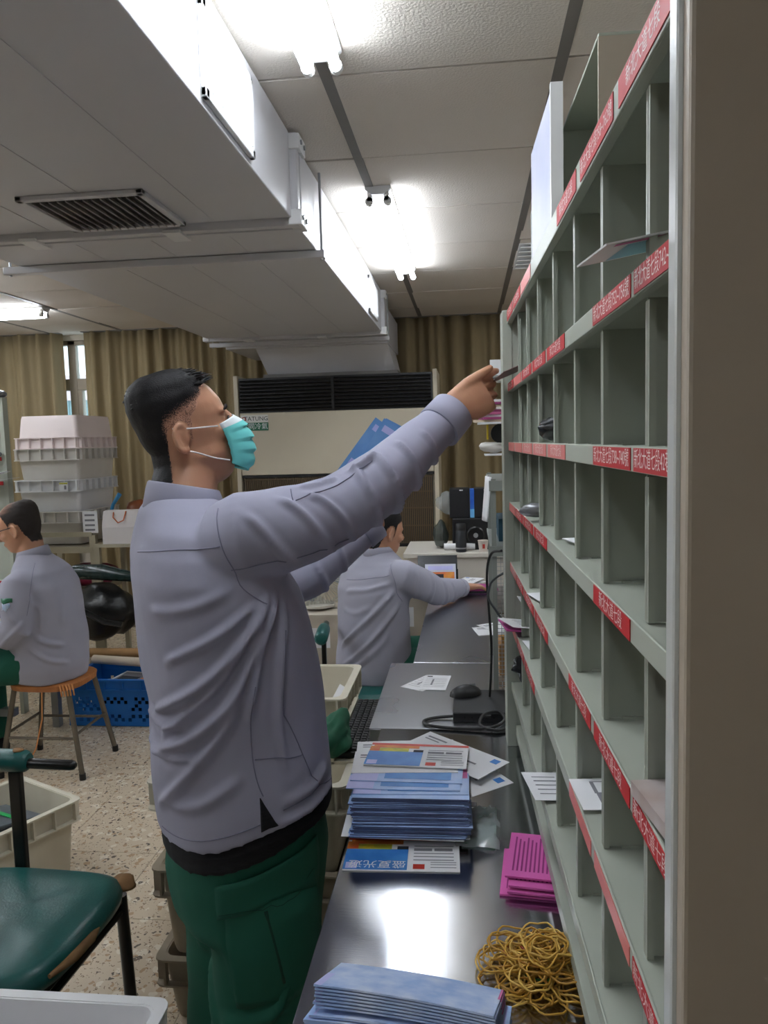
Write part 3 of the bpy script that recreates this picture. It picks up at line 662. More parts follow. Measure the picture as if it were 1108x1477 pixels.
tag(nt_.build('notice_sheet', [m_paper, m_gtext], None, loc=(-2.425, 4.70, 1.085)), 'white notice sheet hanging at the right end of the crate stack', 'notice')
m_brp = mat('brown_plastic', (140,78,44), .3, alpha=.85, var=.5, vscale=18, col2=(90,50,30))
tag(lump((0,0,0), (.09,.1,.12), 21, .22).build('plastic_bag', m_brp, None, smooth=60, loc=(-2.23, 5.02, 1.09)), 'brown translucent plastic bag behind the white paper bag', 'bag')
tag(lump((0,0,0), (.06,.09,.10), 22, .22).build('plastic_bag', mat('clear_bag', (186,170,158), .2, alpha=.5), None, smooth=60, loc=(-2.05, 4.85, 1.05)), 'cloudy clear plastic bag right of the white paper bag', 'bag')
bs = MB().tube([(-.05,0,-.13),(0,0,.02),(.05,0,.09)], [.012,.012,.016], 8); tag(bs.build('blue_stick', mat('stick_blue', (60,140,190), .5), None, loc=(-2.37, 4.92, 1.16)), 'thin blue stick standing beside the brown plastic bag', 'stick')
tag(lump((0,0,0), (.16,.14,.08), 23, .2).build('magenta_bag', mat('magenta_film', (140,30,70), .35, var=.5, vscale=20), None, smooth=60, loc=(-2.55, 4.95, .70)), 'magenta plastic bag on the lower shelf of the storage shelf', 'bag')
# black bags and rolled cover below
m_blk = mat('bin_bag_black', (16,17,18), .3, bump=.5, bscale=40); m_dg = mat('dark_green_film', (22,40,38), .2, var=.4, vscale=24, col2=(60,80,80))
tag(lump((0,0,0), (.21,.16,.19), 31, .2, 26, 18).build('black_bag', m_blk, None, smooth=60, loc=(-2.26, 4.52, .54)), 'large black bin bag under the rolled plastic cover', 'bag')
tag(lump((0,0,0), (.19,.15,.13), 32, .2, 26, 18).build('black_bag', m_blk, None, smooth=60, loc=(-1.80, 4.64, .16)), 'black bin bag on the floor behind the right end of the blue crate', 'bag')
rc = MB().tube([(-.25,0,.02),(-.12,.0,.035),(.05,0,.03),(.24,0,.0)], [.025,.045,.05,.03], 14)
tag(rc.build('rolled_cover', m_dg, None, smooth=60, loc=(-2.27, 4.42, .775)), 'dark green plastic wrapped roll lying on the black bag', 'roll')
tag(MB().tube([(-.18,0,.06),(-.05,-.02,-.06),(.12,-.02,-.15),(.22,0,-.17)], [(.012,.03)]*4, 8).build('strap', m_blk, None, smooth=60, loc=(-2.28, 4.30, .68)), 'black padded strap drooping across the bin bag', 'strap')
# second rack at the far left edge
lr = thing('sorting_rack', 'grey sorting rack with red labels cut off by the left picture edge', 'rack', (-2.975, 4.20, 0))
MB().box(.31, .335, -.02, .03, 0, 1.86).build('side_post', m_rack, lr, bevel=.003)
MB().box(-.4, .31, .02, .03, .8, 1.86).build('back_panel', m_rack, lr)
for z in (.80, 1.2, 1.38, 1.52, 1.66, 1.855):
    MB().box(-.4, .31, -.02, .02, z-.02, z).build('shelf', m_rack, lr); MB().box(.14, .307, -.023, -.0205, z-.021, z+.001).build('address_label', m_lab, lr)
tag(obj('letter', ENV, None, (-2.66, 4.10, 1.39), (0, -.10, .25)), 'white envelope sticking out of the far left rack', 'envelope')
tag(obj('letter', ENV, None, (-2.71, 4.10, 1.41), (0, -.25, .1)), 'white envelope curling up on another at the far left rack', 'envelope')
tag(lump((0,0,0), (.05,.05,.03), 41, .3).build('film_packet', m_sil, None, smooth=60, loc=(-2.71, 4.15, 1.545)), 'silver film packet in the far left rack', 'packet')
tag(lump((0,0,0), (.05,.05,.03), 42, .3).build('film_packet', m_sil, None, smooth=60, loc=(-2.68, 4.20, 1.878)), 'silver film packet on top of the far left rack', 'packet')
# desk of the seated man at the left
dk = thing('work_table', 'grey steel desk in front of the seated man at the left edge', 'table', (-2.78, 3.62, 0))
MB().box(-.5, .52, -.42, .42, .75, .78).build('table_top', m_ss, dk, bevel=.003)
for sx in (-1, 1):
    for sy in (-1, 1): MB().box(sx*.45-.02, sx*.45+.02, sy*.38-.02, sy*.38+.02, 0, .75).build('leg', m_steel, dk)
MB().box(-.45, .45, -.02, .02, .2, .24).build('stretcher', m_steel, dk)
mg = sheet_mesh('magazine', .2, .15, .012, m_paper, [(.05,.9,.1,.9,m_orange),(.1,.5,.3,.7,m_ink)])
tag(obj('magazine', mg, None, (-2.38, 3.38, .781), (0,0,.4)), 'colourful magazine on the desk at the left edge', 'magazine')
# ---------------------------------------------------------------- stool
m_leg = mat('stool_leg', (120,112,100), .45, .6, var=.4, vscale=12); m_wood = mat('stool_wood', (176,112,60), .55, var=.5, vscale=20, stretch=(1,6,1), col2=(120,70,36))
so_ = thing('wooden_stool', 'worn wooden stool with thin metal legs under the seated man', 'stool', (-2.04, 3.50, 0))
b = MB(); b.loft([[(.175*math.copysign(abs(math.cos(t))**.6, math.cos(t))*k, .165*math.copysign(abs(math.sin(t))**.6, math.sin(t))*k, z) for t in [2*PI*j/28 for j in range(28)]] for z, k in ((.415,.93),(.42,1),(.445,1.02),(.452,.97))]); b.build('seat', m_wood, so_, smooth=40)
for sx in (-1, 1):
    for sy in (-1, 1):
        l = MB().tube([(sx*.135, sy*.125, .42), (sx*.205, sy*.17, .012)], .0125, 10).build('leg', m_leg, so_, smooth=60)
        MB().tube([(sx*.2055, sy*.1703, .0), (sx*.2045, sy*.1697, .03)], .015, 10).build('foot_cap', m_black, l)
for sy in (-1, 1): MB().tube([(-.175, sy*.15, .19), (.175, sy*.15, .19)], .007, 8).build('rung', m_leg, so_)
for sx in (-1, 1): MB().tube([(sx*.175, -.15, .21), (sx*.175, .15, .21)], .007, 8).build('rung', m_leg, so_)
tw = mat('twine', (206,140,84), .8)
b = MB()
for k in range(5): b.tube([(.12+.012*k, -.172+.006*k, .455), (.13+.012*k, -.178+.006*k, .43), (.125+.012*k, -.165+.006*k, .40)], .004, 6)
b.build('twine_wrap', tw, so_); MB().tube([(.03,-.17,.42),(.035,-.19,.30),(.0,-.20,.16),(-.06,-.20,.06)], .0035, 6).build('loose_twine', tw, so_)
# ---------------------------------------------------------------- blue perforated crate
m_bl = mat('crate_blue', (22,108,190), .4, var=.15, vscale=6, col2=(16,88,160))
bc = thing('blue_crate', 'blue perforated plastic crate standing on the terrazzo floor', 'crate', (-1.985, 4.20, 0), .0)
def latt(w, h, hole, th, arch=True):
    b = MB(); nx = int(w/.02); nz = int(h/.02)
    for i in range(nx):
        for j in range(nz):
            x0, x1, z0, z1 = -w/2+i*w/nx, -w/2+(i+1)*w/nx, j*h/nz, (j+1)*h/nz
            if hole(i, j, nx, nz): continue
            b.box(x0, x1, -th/2, th/2, z0, z1)
    return b
hol = lambda i, j, nx, nz: (i+j) % 2 == 0 and 2 <= i < nx-2 and ((j in (1, 2)) or (j >= 4 and j <= 7)) and not (j < 6 and j > 2 and abs(i-nx/2) < 4) and not ((i//2+j) % 5 == 0)
W, D, HB = .55, .40, .20
for s in (-1, 1):
    o = latt(W, HB, hol, .005).build('side_panel', m_bl, bc, loc=(0, s*(D/2-.003), .01))
    o = latt(D, HB, hol, .005).build('side_panel', m_bl, bc, loc=(s*(W/2-.003), 0, .01), rot=(0, 0, PI/2))
MB().box(-W/2, W/2, -D/2, D/2, .004, .012).build('bottom', m_bl, bc)
b = MB()
for s in (-1, 1):
    b.box(-W/2-.012, W/2+.012, s*(D/2+.004)-.009, s*(D/2+.004)+.009, .205, .215); b.box(-W/2-.014, W/2+.014, s*(D/2+.004)-.011, s*(D/2+.004)+.011, .262, .272); b.box(-W/2, W/2, s*D/2-.003, s*D/2+.003, .21, .27)
    b.box(s*(W/2+.004)-.009, s*(W/2+.004)+.009, -D/2, D/2, .205, .215); b.box(s*(W/2+.004)-.011, s*(W/2+.004)+.011, -D/2, D/2, .262, .272); b.box(s*W/2-.003, s*W/2+.003, -D/2, D/2, .21, .27)
    for k in range(6): x = -W/2+.01+k*(W-.02)/5; b.box(x-.003, x+.003, s*(D/2+.004)-.009, s*(D/2+.004)+.009, .21, .265)
b.build('rim', m_bl, bc)
for k, lb in enumerate(('lower', 'upper')):
    tag(obj('newspaper', sheet_mesh('newspaper', .30, .22, .02, m_paper, [(.05,.95,.1,.9,m_gtext),(.55,.9,.2,.8,m_orange),(.1,.5,.3,.6,m_ink)]), None, (-1.95+.03*k, 4.16+.02*k, .18+.023*k), (.0, .02, .1-.25*k)), lb+' folded newspaper lying in the blue crate', 'newspaper')
tag(lump((0,0,0),(.2,.14,.078),51,.15).build('mail_sack', m_bag, None, smooth=60, loc=(-1.98, 4.2, .098)), 'dark mail sack filling the bottom of the blue crate', 'sack')
m_card = mat('cardboard', (176,136,90), .75, var=.2, vscale=10); m_pap2 = mat('wrap_paper', (206,190,170), .7)
def roll(p, q, r, m, label):
    c = (Vector(p)+Vector(q))/2; b = MB(); t = thing('cardboard_tube', label, 'tube', c)
    P, Q = Vector(p)-c, Vector(q)-c; ax = (Q-P).normalized(); b.tube([P, Q, Q, P, P], [r, r, r*.86, r*.86, r], 20, cap=False) if False else b.tube([P, Q], r, 20); b.build('tube_wall', m, t, smooth=40)
    for e, s in ((P, -1), (Q, 1)): MB().tube([e+ax*s*.0005, e+ax*s*.002], r*.82, 16).build('bore', m_dark, t)
roll((-2.42, 4.44, .300), (-1.80, 4.28, .345), .028, m_card, 'brown cardboard tube lying across the blue crate')
roll((-2.25, 4.30, .300), (-1.75, 4.20, .302), .026, m_pap2, 'pale paper roll lying in front of the cardboard tube')
# ---------------------------------------------------------------- crates on the floor
ang = math.radians(63)
crate(.55, .39, .29, m_cr, 'ivory crate holding strapped envelopes beside the green chair', (-1.71, 2.40, 0), ang)
b = [sheet_mesh('film_envelope', .30, .2, .006, mat('film_env_%d' % k, c, .3, var=.5, vscale=20), []) for k, c in enumerate(((60,66,74),(96,104,112),(40,44,50)))]
for k in range(14):
    a = Euler((.0, .22, ang+.1+.02*math.sin(k*2.1))); q = Euler((0, .22, ang+.1)).to_matrix() @ Vector((0, 0, k*.0066)); tag(obj('film_envelope', b[k % 3], None, (-1.70+q.x, 2.40+q.y, .185+q.z), a), 'grey film envelope bundled in the ivory crate by the green chair', 'envelope', 'film envelopes in the ivory crate')
gs = MB(); 
gs.box(.049, .071, -.108, .108, .094, .096); gs.box(.049, .071, -.108, .108, -.003, -.001); gs.box(.049, .071, -.108, -.106, -.001, .094); gs.box(.049, .071, .106, .108, -.001, .094)
tag(gs.build('strap', mat('strap_green', (40,170,90), .4), None, loc=(-1.70, 2.40, .185), rot=(0, .22, ang+.1)), 'bright green strap around the film envelopes', 'strap')
crate(.545, .38, .185, m_crd, 'dusty crate at the bottom of the stack beside the standing man', (-.59, 2.05, 0))
crate(.54, .38, .25, m_crd, 'dusty crate in the middle of the stack beside the standing man', (-.59, 2.05, .187))
crate(.54, .38, .25, m_cr, 'ivory crate on top of the stack beside the standing man', (-.59, 2.05, .426))
crate(.55, .38, .25, m_crd, 'lowest crate of the stack left of the keyboard', (-.665, 2.49, 0))
crate(.55, .38, .25, m_cr, 'middle crate of the stack left of the keyboard', (-.665, 2.49, .252))
crate(.55, .38, .25, m_cr, 'ivory crate with a paper scrap inside, top of the stack left of the keyboard', (-.665, 2.49, .504))
tag(obj('paper_scrap', sheet_mesh('paper_scrap', .09, .06, .001, m_paper), None, (-.46, 2.58, .66), (.5, -1.0, .5)), 'crumpled paper scrap stuck inside the ivory crate', 'paper')
crate(.56, .40, .245, m_crd, 'lower crate under the white crate in the near left corner', (-.86, 1.13, 0))
crate(.56, .40, .25, m_crw, 'clean white crate in the near left corner of the photo', (-.86, 1.13, .25))
tag(lump((0,0,0), (.05,.10,.055), 61, .38, 40, 28).build('green_jacket', m_green_c if False else mat('jacket_green', (16,84,58), .8), None, smooth=70, loc=(-.385, 2.06, .735)), 'crumpled dark green jacket lying on the ivory crate', 'jacket')
# keyboard and its tray
kt = thing('keyboard_tray', 'ivory pull-out tray beside the middle steel table', 'tray', (-.345, 2.25, 0))
MB().box(-.045, .055, -.24, .24, .672, .682).build('tray', m_cr, kt, bevel=.002); MB().box(-.05, -.035, -.24, .24, .672, .70).build('lip', m_cr, kt)
for y in (-.2, .2): MB().box(-.03, .06, y-.01, y+.01, .66, .672).build('bracket', m_steel, kt)
kb = thing('keyboard', 'black computer keyboard lying on the ivory tray', 'keyboard', (-.315, 2.25, .683))
MB().box(-.062, .028, -.22, .22, 0, .016).build('case', m_black, kb, bevel=.003)
km = MB().loft([[(-.0075,-.0075,0),(.0075,-.0075,0),(.0075,.0075,0),(-.0075,.0075,0)],[(-.006,-.006,.006),(.006,-.006,.006),(.006,.006,.006),(-.006,.006,.006)]]).mesh('key', mat('key_black', (30,30,32), .5))
for i in range(5):
    for j in range(22): obj('key', km, kb, (-.052+i*.0185, -.2+j*.019, .016))
# ---------------------------------------------------------------- green chairs with armrests
m_vin = mat('vinyl_green', (24,88,84), .35, var=.25, vscale=5, col2=(18,70,66), bump=.15, bscale=200); m_foam = mat('torn_foam', (150,112,72), .8, var=.5, vscale=25, col2=(96,66,40)); m_blkm = mat('black_tube', (14,14,15), .3)
def green_chair(label, loc, rz, torn=True, arms=(-1, 1), back=True):
    """faces local +x; seat centre at origin"""
    t = thing('green_chair', label, 'chair', loc, rz); w = .23
    def sh(k, z): return [(k*.235*math.copysign(abs(math.cos(a))**.55, math.cos(a)), k*.225*math.copysign(abs(math.sin(a))**.55, math.sin(a)), z+.008*math.cos(2*a)) for a in [2*PI*j/40 for j in range(40)]]
    b = MB(); b.loft([sh(.93,.40), sh(1.0,.41), sh(1.02,.43), sh(.985,.452), sh(.9,.462), sh(.6,.468), sh(.2,.468)]); s = b.build('seat', m_vin, t, smooth=50)
    if torn:
        q = lump((.20,.195,.435), (.033,.033,.022), 71, .15); q.build('torn_corner', m_foam, s, smooth=60)
        MB().tube([(.222,-.16,.44),(.236,-.09,.438),(.238,-.02,.436),(.234,.02,.436)], [(.005,.005),(.013,.012),(.012,.012),(.004,.004)], 8).build('torn_edge', m_foam, s, smooth=60)
    MB().box(-.2, .2, -.19, .19, .385, .40).build('seat_pan', m_blkm, t)
    for sy in (-1, 1):
        MB().tube([(.19, sy*.2, .40), (.2, sy*.21, 0)], .0155, 10).build('leg', m_blkm, t, smooth=60); MB().tube([(-.2, sy*.2, .40), (-.22, sy*.21, 0)], .0155, 10).build('leg', m_blkm, t, smooth=60)
        MB().tube([(.19, sy*.2, .36), (-.2, sy*.2, .36)], .011, 8).build('side_rail', m_blkm, t)
        if sy not in arms: continue
        MB().box(-.135, -.10, sy*.245-.010, sy*.245+.010, .36, .70).build('arm_post', m_blkm, t, bevel=.004)
        a = MB(); a.loft([[( x, sy*.245+.028*k*math.cos(g), .728+.030*k*math.sin(g)) for g in [2*PI*j/16 for j in range(16)]] for x, k in ((-.26,.7),(-.25,1),(-.11,1),(-.085,.95),(-.075,.7))]); ar = a.build('arm_pad', m_vin, t, smooth=50)
        if torn: lump((-.105, sy*.245, .757), (.016,.014,.005), 73, .2).build('torn_patch', m_foam, ar, smooth=60)
        r = MB().tube([(-.08, sy*.245, .722), (.045, sy*.245, .722), (.055, sy*.245, .722), (.06, sy*.245, .722)], [.0135,.0135,.0115,.006], 14).build('arm_rod', m_blkm, t, smooth=40)
    MB().tube([(.19,-.2,.36),(.19,.2,.36)], .011, 8).build('front_rail', m_blkm, t)
    if not back: return t
    for sy in (-1, 1): MB().tube([(-.2, sy*.17, .40), (-.27, sy*.17, .85)], .0125, 10).build('back_post', m_blkm, t, smooth=60)
    b = MB(); b.grid(lambda u, v: (-.245-.06*v-.02*(1-(2*u-1)**2), (u-.5)*.40, .60+.27*v), 10, 6); b.build('backrest', m_vin, t, smooth=60, solid=.04, bevel=.01)
    return t
green_chair('worn dark green vinyl chair with torn seat corner in the near left', (-1.115, 1.62, 0), math.radians(-3))
green_chair('dark green chair under the seated sorter at the back table', (-.415, 3.42, 0), math.radians(96), False, (1,), False)
# ---------------------------------------------------------------- desk fan and cartons behind
fn = thing('desk_fan', 'round white desk fan with wire guard behind the standing man', 'fan', (-.80, 3.93, .70), math.radians(20))
m_fan = mat('fan_ivory', (196,192,180), .5)
FZ = .17
MB().lathe([(.09,0),(.09,.012),(.03,.03),(.018,.05)], 24).build('base', m_fan, fn, smooth=40); MB().tube([(0,0,.04),(0,.03,FZ)], .014, 10).build('neck', m_fan, fn, smooth=60)
MB().tube([(0,.01,FZ),(0,.10,FZ)], [.05,.04], 16).build('motor', m_fan, fn, smooth=40)
for y, r in ((-.05, .165), (.0, .165)): MB().tube([(r*math.cos(a), y, FZ+r*math.sin(a)) for a in [2*PI*k/40 for k in range(40)]], .004, 6, closed=True).build('guard_ring', m_fan, fn, smooth=60)
gw = MB()
for k in range(60):
    a = 2*PI*k/60; gw.tube([(.03*math.cos(a), -.075, FZ+.03*math.sin(a)), (.11*math.cos(a+.1), -.072, FZ+.11*math.sin(a+.1)), (.165*math.cos(a+.15), -.05, FZ+.165*math.sin(a+.15)), (.165*math.cos(a+.15), 0, FZ+.165*math.sin(a+.15)), (.05*math.cos(a), .03, FZ+.05*math.sin(a))], .0019, 4)
gw.build('guard_wires', m_fan, fn)
MB().tube([(0,-.078,FZ),(0,-.07,FZ)], .032, 20).build('centre_cap', m_fan, fn)
for k in range(3):
    a = 2*PI*k/3; MB().grid(lambda u, v: ((.03+.115*u)*math.cos(a+(v-.5)*.9), -.03+.025*(v-.5), FZ+(.03+.115*u)*math.sin(a+(v-.5)*.9)), 6, 6).build('blade', mat('fan_blade', (170,180,184), .3), fn, smooth=60, solid=.002)
m_box = mat('carton_white', (190,180,164), .7, var=.2, vscale=8)
def carton(x0, x1, y0, y1, z0, z1, label, m=m_box):
    t = thing('carton', label, 'carton', ((x0+x1)/2, (y0+y1)/2, z0)); a, c, h = (x1-x0)/2, (y1-y0)/2, z1-z0
    MB().box(-a, a, -c, c, 0, h).build('box', m, t, bevel=.003)
    MB().box(-a, a, -.002, .002, h, h+.001).build('flap_gap', m_dark, t); MB().box(-a*.5, a*.5, -c-.0015, -c-.0005, h*.75, h*.9).build('shipping_label', m_paper, t)
    for k in (.35, .6): MB().box(-a*1.002, a*1.002, -c-.002, -c, h*k, h*k+.006).build('tape_strip', m_crg, t)
carton(-1.05, -.60, 3.78, 4.08, 0, .685, 'pale carton tower carrying the desk fan')
carton(-.58, -.22, 4.12, 4.34, 0, .72, 'pale carton behind the seated sorter at the back table')
# white counter with black boxes
ct = thing('counter', 'white counter cabinet at the back under the black boxes', 'counter', (.14, 4.62, 0)); m_ct = mat('counter_white', (206,200,190), .5)
MB().box(-.50, .55, -.25, .25, 0, .88).build('cabinet', m_ct, ct, bevel=.003); MB().box(-.52, .57, -.27, .27, .88, .908).build('top', m_ct, ct, bevel=.004)
for x in (-.02, .28): MB().box(x-.003, x+.003, -.253, -.25, .05, .86).build('door_gap', m_dark, ct)
sk = thing('speaker_box', 'black loudspeaker box on the white counter', 'speaker', (.03, 4.55, .909))
MB().box(-.13, .14, -.08, .10, 0, .185).build('case', m_black, sk, bevel=.006); MB().tube([(.005,-.081,.085),(.005,-.088,.085)], [.052,.045], 24).build('cone', m_blkm, sk); MB().tube([(.005,-.087,.085),(.005,-.092,.085)], .014, 16).build('dust_cap', m_steel, sk); MB().tube([(.055,-.081,.035),(.055,-.085,.035)], .009, 12).build('knob', m_steel, sk)
for k, (x, lb) in enumerate(((-.055, 'left'), (.085, 'right'))):
    f = thing('black_binder', 'black box file standing on the speaker, '+lb+' one', 'box file', (x, 4.55, 1.095)); MB().box(-.058, .058, -.07, .07, 0, .17).build('case', mat('binder_black', (16,16,20), .5), f, bevel=.003); MB().box(.0, .02, -.0715, -.07, .158, .164).build('label', m_paper, f)
f = thing('blue_bottle', 'slim blue carton between the black box files', 'carton', (.017, 4.54, 1.095)); MB().box(-.012, .012, -.06, .05, 0, .165).build('box', mat('blue_pack', (30,80,180), .4, var=.4, vscale=14, col2=(60,150,220)), f)
MB().box(-.0122, .0122, -.0605, -.06, 0, .05).build('pale_band', mat('blue_band', (110,180,226), .4), f)
th = thing('thermos', 'dark grey thermos bottle with silver ring on the counter', 'bottle', (-.05, 4.40, .909)); m_th = mat('thermos_grey', (52,54,58), .35, .3)
MB().lathe([(.027,0),(.031,.003),(.031,.118),(.029,.124)], 20).build('flask', m_th, th, smooth=40); MB().lathe([(.0315,.018),(.0315,.026)], 20).build('ring', m_steel, th); MB().lathe([(.03,.124),(.03,.158),(.026,.164)], 20).build('lid', m_black, th, smooth=40)
cp = thing('paper_cup', 'small white paper cup beside the thermos on the counter', 'cup', (.075, 4.40, .909)); MB().lathe([(.022,0),(.030,.062),(.032,.064),(.029,.064),(.021,.004)], 20).build('cup', mat('cup_white', (216,206,196), .6), cp, smooth=40)
MB().box(-.004, .010, -.0305, -.029, .02, .045).build('print', m_redp, cp)
tag(lump((0,0,0),(.06,.05,.06),81,.25).build('clear_bag', mat('film_clear2', (170,176,176), .15, alpha=.4), None, smooth=60, loc=(-.13, 4.56, 1.18)), 'small clear plastic bag left of the black box files', 'bag')
tag(lump((0,0,0),(.045,.06,.085),82,.25).build('clear_bag', mat('film_dark2', (60,70,68), .15, alpha=.7), None, smooth=60, loc=(-.17, 4.56, .995)), 'dark crumpled film bag left of the loudspeaker', 'bag')
rl = MB().tube([(-.09,0,.02),(.09,0,.02)], .019, 14); tag(rl.build('paper_roll', m_crw, None, smooth=40, loc=(-.06, 4.47, .909)), 'white paper roll lying behind the thermos', 'roll')
# mail on the back table
bf = thing('black_tray', 'open black tray leaning behind the seated sorter with magazines', 'tray', (-.17, 4.0, TZ), .05)
MB().cbox((0,.06,.085), (.21,.006,.17), (-.35,0,0)).build('back_plate', m_bag, bf); MB().box(-.105, .105, -.03, .05, 0, .006).build('bottom', m_bag, bf); MB().cbox((.103,.02,.05), (.006,.09,.10), (-.2,0,0)).build('side_plate', m_bag, bf)
MGZ = sheet_mesh('magazine', .16, .11, .008, mat('mag_white', (196,200,216), .4), [(.1,.95,.1,.6,m_orange),(.2,.6,.15,.5,m_ink),(.1,.9,.7,.9,m_lil)])
tag(obj('magazine', MGZ, None, (-.155, 3.985, .85), (1.1, 0, .05)), 'colourful magazine leaning in the open black tray', 'magazine')
for k in range(4): tag(obj('envelope', ENV, None, (-.035+.008*k, 4.0+.01*k, TZ+.002+k*.012), (0, .03, .5+.25*k)), ['envelope at the bottom of the small pile by the sorter\'s wrist', 'envelope second from below in the pile by the sorter\'s wrist', 'envelope third from below in the pile by the sorter\'s wrist', 'envelope topmost in the pile by the sorter\'s wrist'][k], 'envelope')
for k in range(3): tag(obj('magazine', sheet_mesh('magazine', .20, .14, .01, [mat('mg_dark', (50,34,60), .4, var=.6, vscale=20, col2=(120,40,100)), m_bag, mat('mg_mag', (170,50,130), .4)][k]), None, (.03, 3.90, TZ+.001+k*.0105), (0, 0, .1*k-.1)), ['dark purple magazine under the sorter\'s reaching hand', 'black magazine under the sorter\'s reaching hand', 'magenta magazine under the sorter\'s reaching hand'][k], 'magazine')
# middle table: papers, router, mouse, cables
FRM = sheet_mesh('printed_form', .085, .15, .001, m_paper, lines(.1,.9,(.2,.3,.42,.55,.66,.75),m_gtext,.012)+[(.35,.42,.3,.7,m_gtext),(.1,.3,.85,.92,m_ink)])
tag(obj('printed_form', FRM, None, (-.152, 2.425, TZ+.0005), (0,0,-.55)), 'printed form half under another on the middle steel table', 'form'); tag(obj('printed_form', FRM, None, (-.118, 2.425, TZ+.002), (0,0,-.10)), 'printed form lying on top on the middle steel table', 'form')
ro = thing('router', 'flat black network box on the middle steel table', 'router', (.035, 2.18, TZ)); MB().box(-.09, .10, -.10, .10, 0, .028).build('case', m_black, ro, bevel=.004)
for k in range(5): MB().box(-.06+k*.02, -.055+k*.02, -.1005, -.1, .012, .017).build('port', m_dark, ro)
ms = thing('mouse', 'black computer mouse on top of the network box', 'mouse', (-.02, 2.23, TZ+.0285), .4); b = MB(); b.ell((0,0,.0), (.05,.03,.03)); b.v = [(x, y, max(z, 0)) for x, y, z in b.v]; b.build('shell', m_black, ms, smooth=60); MB().box(.015, .03, -.003, .003, .024, .031).build('wheel', m_steel, ms)
def cable(pts, r, label, m=m_black, n=8):
    return tag(MB().tube(spline(pts, n), r, 8).build('cable', m, None, smooth=80), label, 'cable')
coil = [(.05,2.075,TZ+.02),(-.02,2.10,TZ+.012),(-.10,2.10,TZ+.006),(-.135,2.07,TZ+.006),(-.11,2.035,TZ+.006),(-.03,2.02,TZ+.006),(.05,2.02,TZ+.010),(.085,2.05,TZ+.02),(.07,2.075,TZ+.034),(.03,2.06,TZ+.030),(.02,2.03,TZ+.012),(.06,2.005,TZ+.008),(.088,2.02,TZ+.008)]
cable(coil, .0045, 'thick black cable coiled in front of the network box')
cable([(.085,2.10,1.245),(.062,2.14,1.235),(.050,2.17,1.20),(.047,2.20,1.14),(.052,2.21,1.05),(.057,2.21,.95),(.054,2.21,.86),(.050,2.21,.80)], .0038, 'black cable hanging straight down to the network box')
cable([(.092,2.10,1.185),(.07,2.13,1.165),(.055,2.16,1.14),(.05,2.17,1.10),(.07,2.2,1.06),(.095,2.2,1.02)], .0035, 'grey cable looping across the hanging black cable', mat('cable_grey', (70,74,76), .5))
# wire shelf beyond the rack
ws = thing('wire_shelf', 'grey metal shelf with wire mesh side beyond the sorting rack', 'shelf', (.065, 2.30, TZ)); m_ws = mat('shelf_grey', (128,132,126), .45)
for x in (0, .36):
    for y in (0, .45): MB().box(x, x+.014, y, y+.014, 0, .66).build('post', m_ws, ws)
for z in (.46, .655): MB().box(-.004, .38, -.004, .47, z-.012, z).build('shelf_board', m_ws, ws); MB().box(-.006, .38, -.006, -.003, z-.03, z).build('lip', m_ws, ws)
b = MB()
for k in range(30): b.bar((.014+k*.0118, .003, .02), (.014+k*.0118, .003, .44), .0016, .0016)
for k in range(34): b.bar((.014, .0045, .02+k*.0126), (.36, .0045, .02+k*.0126), .0016, .0016)
b.build('wire_mesh', m_steel, ws)
tag(MB().grid(lambda u, v: (-.012-.014*math.sin(u*3)+.012*v, .02+.12*u, 1.30+.135*v), 8, 6).build('towel', m_crw, None, smooth=60, solid=.004, loc=(.066, 2.31, 0)), 'white towel hanging over the edge of the wire shelf', 'towel')
tag(obj('envelope', ENV, None, (.14, 2.45, .955), (0,0,.5)), 'white envelope behind the wire mesh of the shelf', 'envelope'); tag(obj('envelope', ENV, None, (.12, 2.50, .925), (0,0,.2)), 'second white envelope lower behind the wire mesh', 'envelope')
tag(obj('teal_box', MB().box(-.08,.08,-.1,.1,0,.07).mesh('teal_box', mat('teal_card', (24,70,90), .5)), None, (.17, 2.5, TZ+.461)), 'dark teal box on the middle board of the wire shelf', 'box')
tag(obj('parcel', MB().box(-.08,.08,-.09,.09,0,.10).mesh('parcel', m_card), None, (.17, 2.6, TZ+.001)), 'brown parcel at the bottom of the wire shelf', 'parcel')
tag(obj('yellow_parcel', MB().box(-.07,.07,-.06,.06,0,.02).mesh('yellow_parcel', mat('mustard', (190,140,50), .6)), None, (.17, 2.6, TZ+.103)), 'mustard yellow packet on the brown parcel', 'packet')
# hanging paper trays on the far side
pt = thing('paper_tray_stand', 'slim dark stand with paper trays behind the rack end', 'stand', (.14, 2.42, 1.426))
MB().box(-.004, .004, -.05, .05, 0, .35).build('post', m_black, pt)
MB().box(-.11, .10, -.06, .06, .168, .173).build('tray', m_crw, pt); MB().box(-.09, .10, -.06, .06, .072, .077).build('tray', m_crw, pt); MB().box(-.09, .10, -.05, .05, .297, .301).build('tray', m_crg, pt)
cs = [mat('pp%d' % k, c, .6) for k, c in enumerate(((214,196,170),(150,60,110),(226,226,224),(180,90,130),(120,40,80),(220,214,206)))]
for k in range(9): tag(obj('paper_slip', MB().box(-.085,.08,-.05,.05,0,.007).mesh('paper_slip', cs[k % 6]), None, (.115+rn.uniform(-.012,.012), 2.42, 1.6+k*.0075), (0,0,rn.uniform(-.15,.15))), ['tan','plum','white','pink','maroon','cream','pale tan','dark plum','bright white'][k]+' slip in the pile on the paper trays behind the rack', 'paper slip')
tag(lump((0,0,0),(.045,.04,.018),91,.3).build('clip_pile', m_crg, None, smooth=60, loc=(.075, 2.42, 1.523)), 'heap of pale clips on the lower paper tray', 'clips')
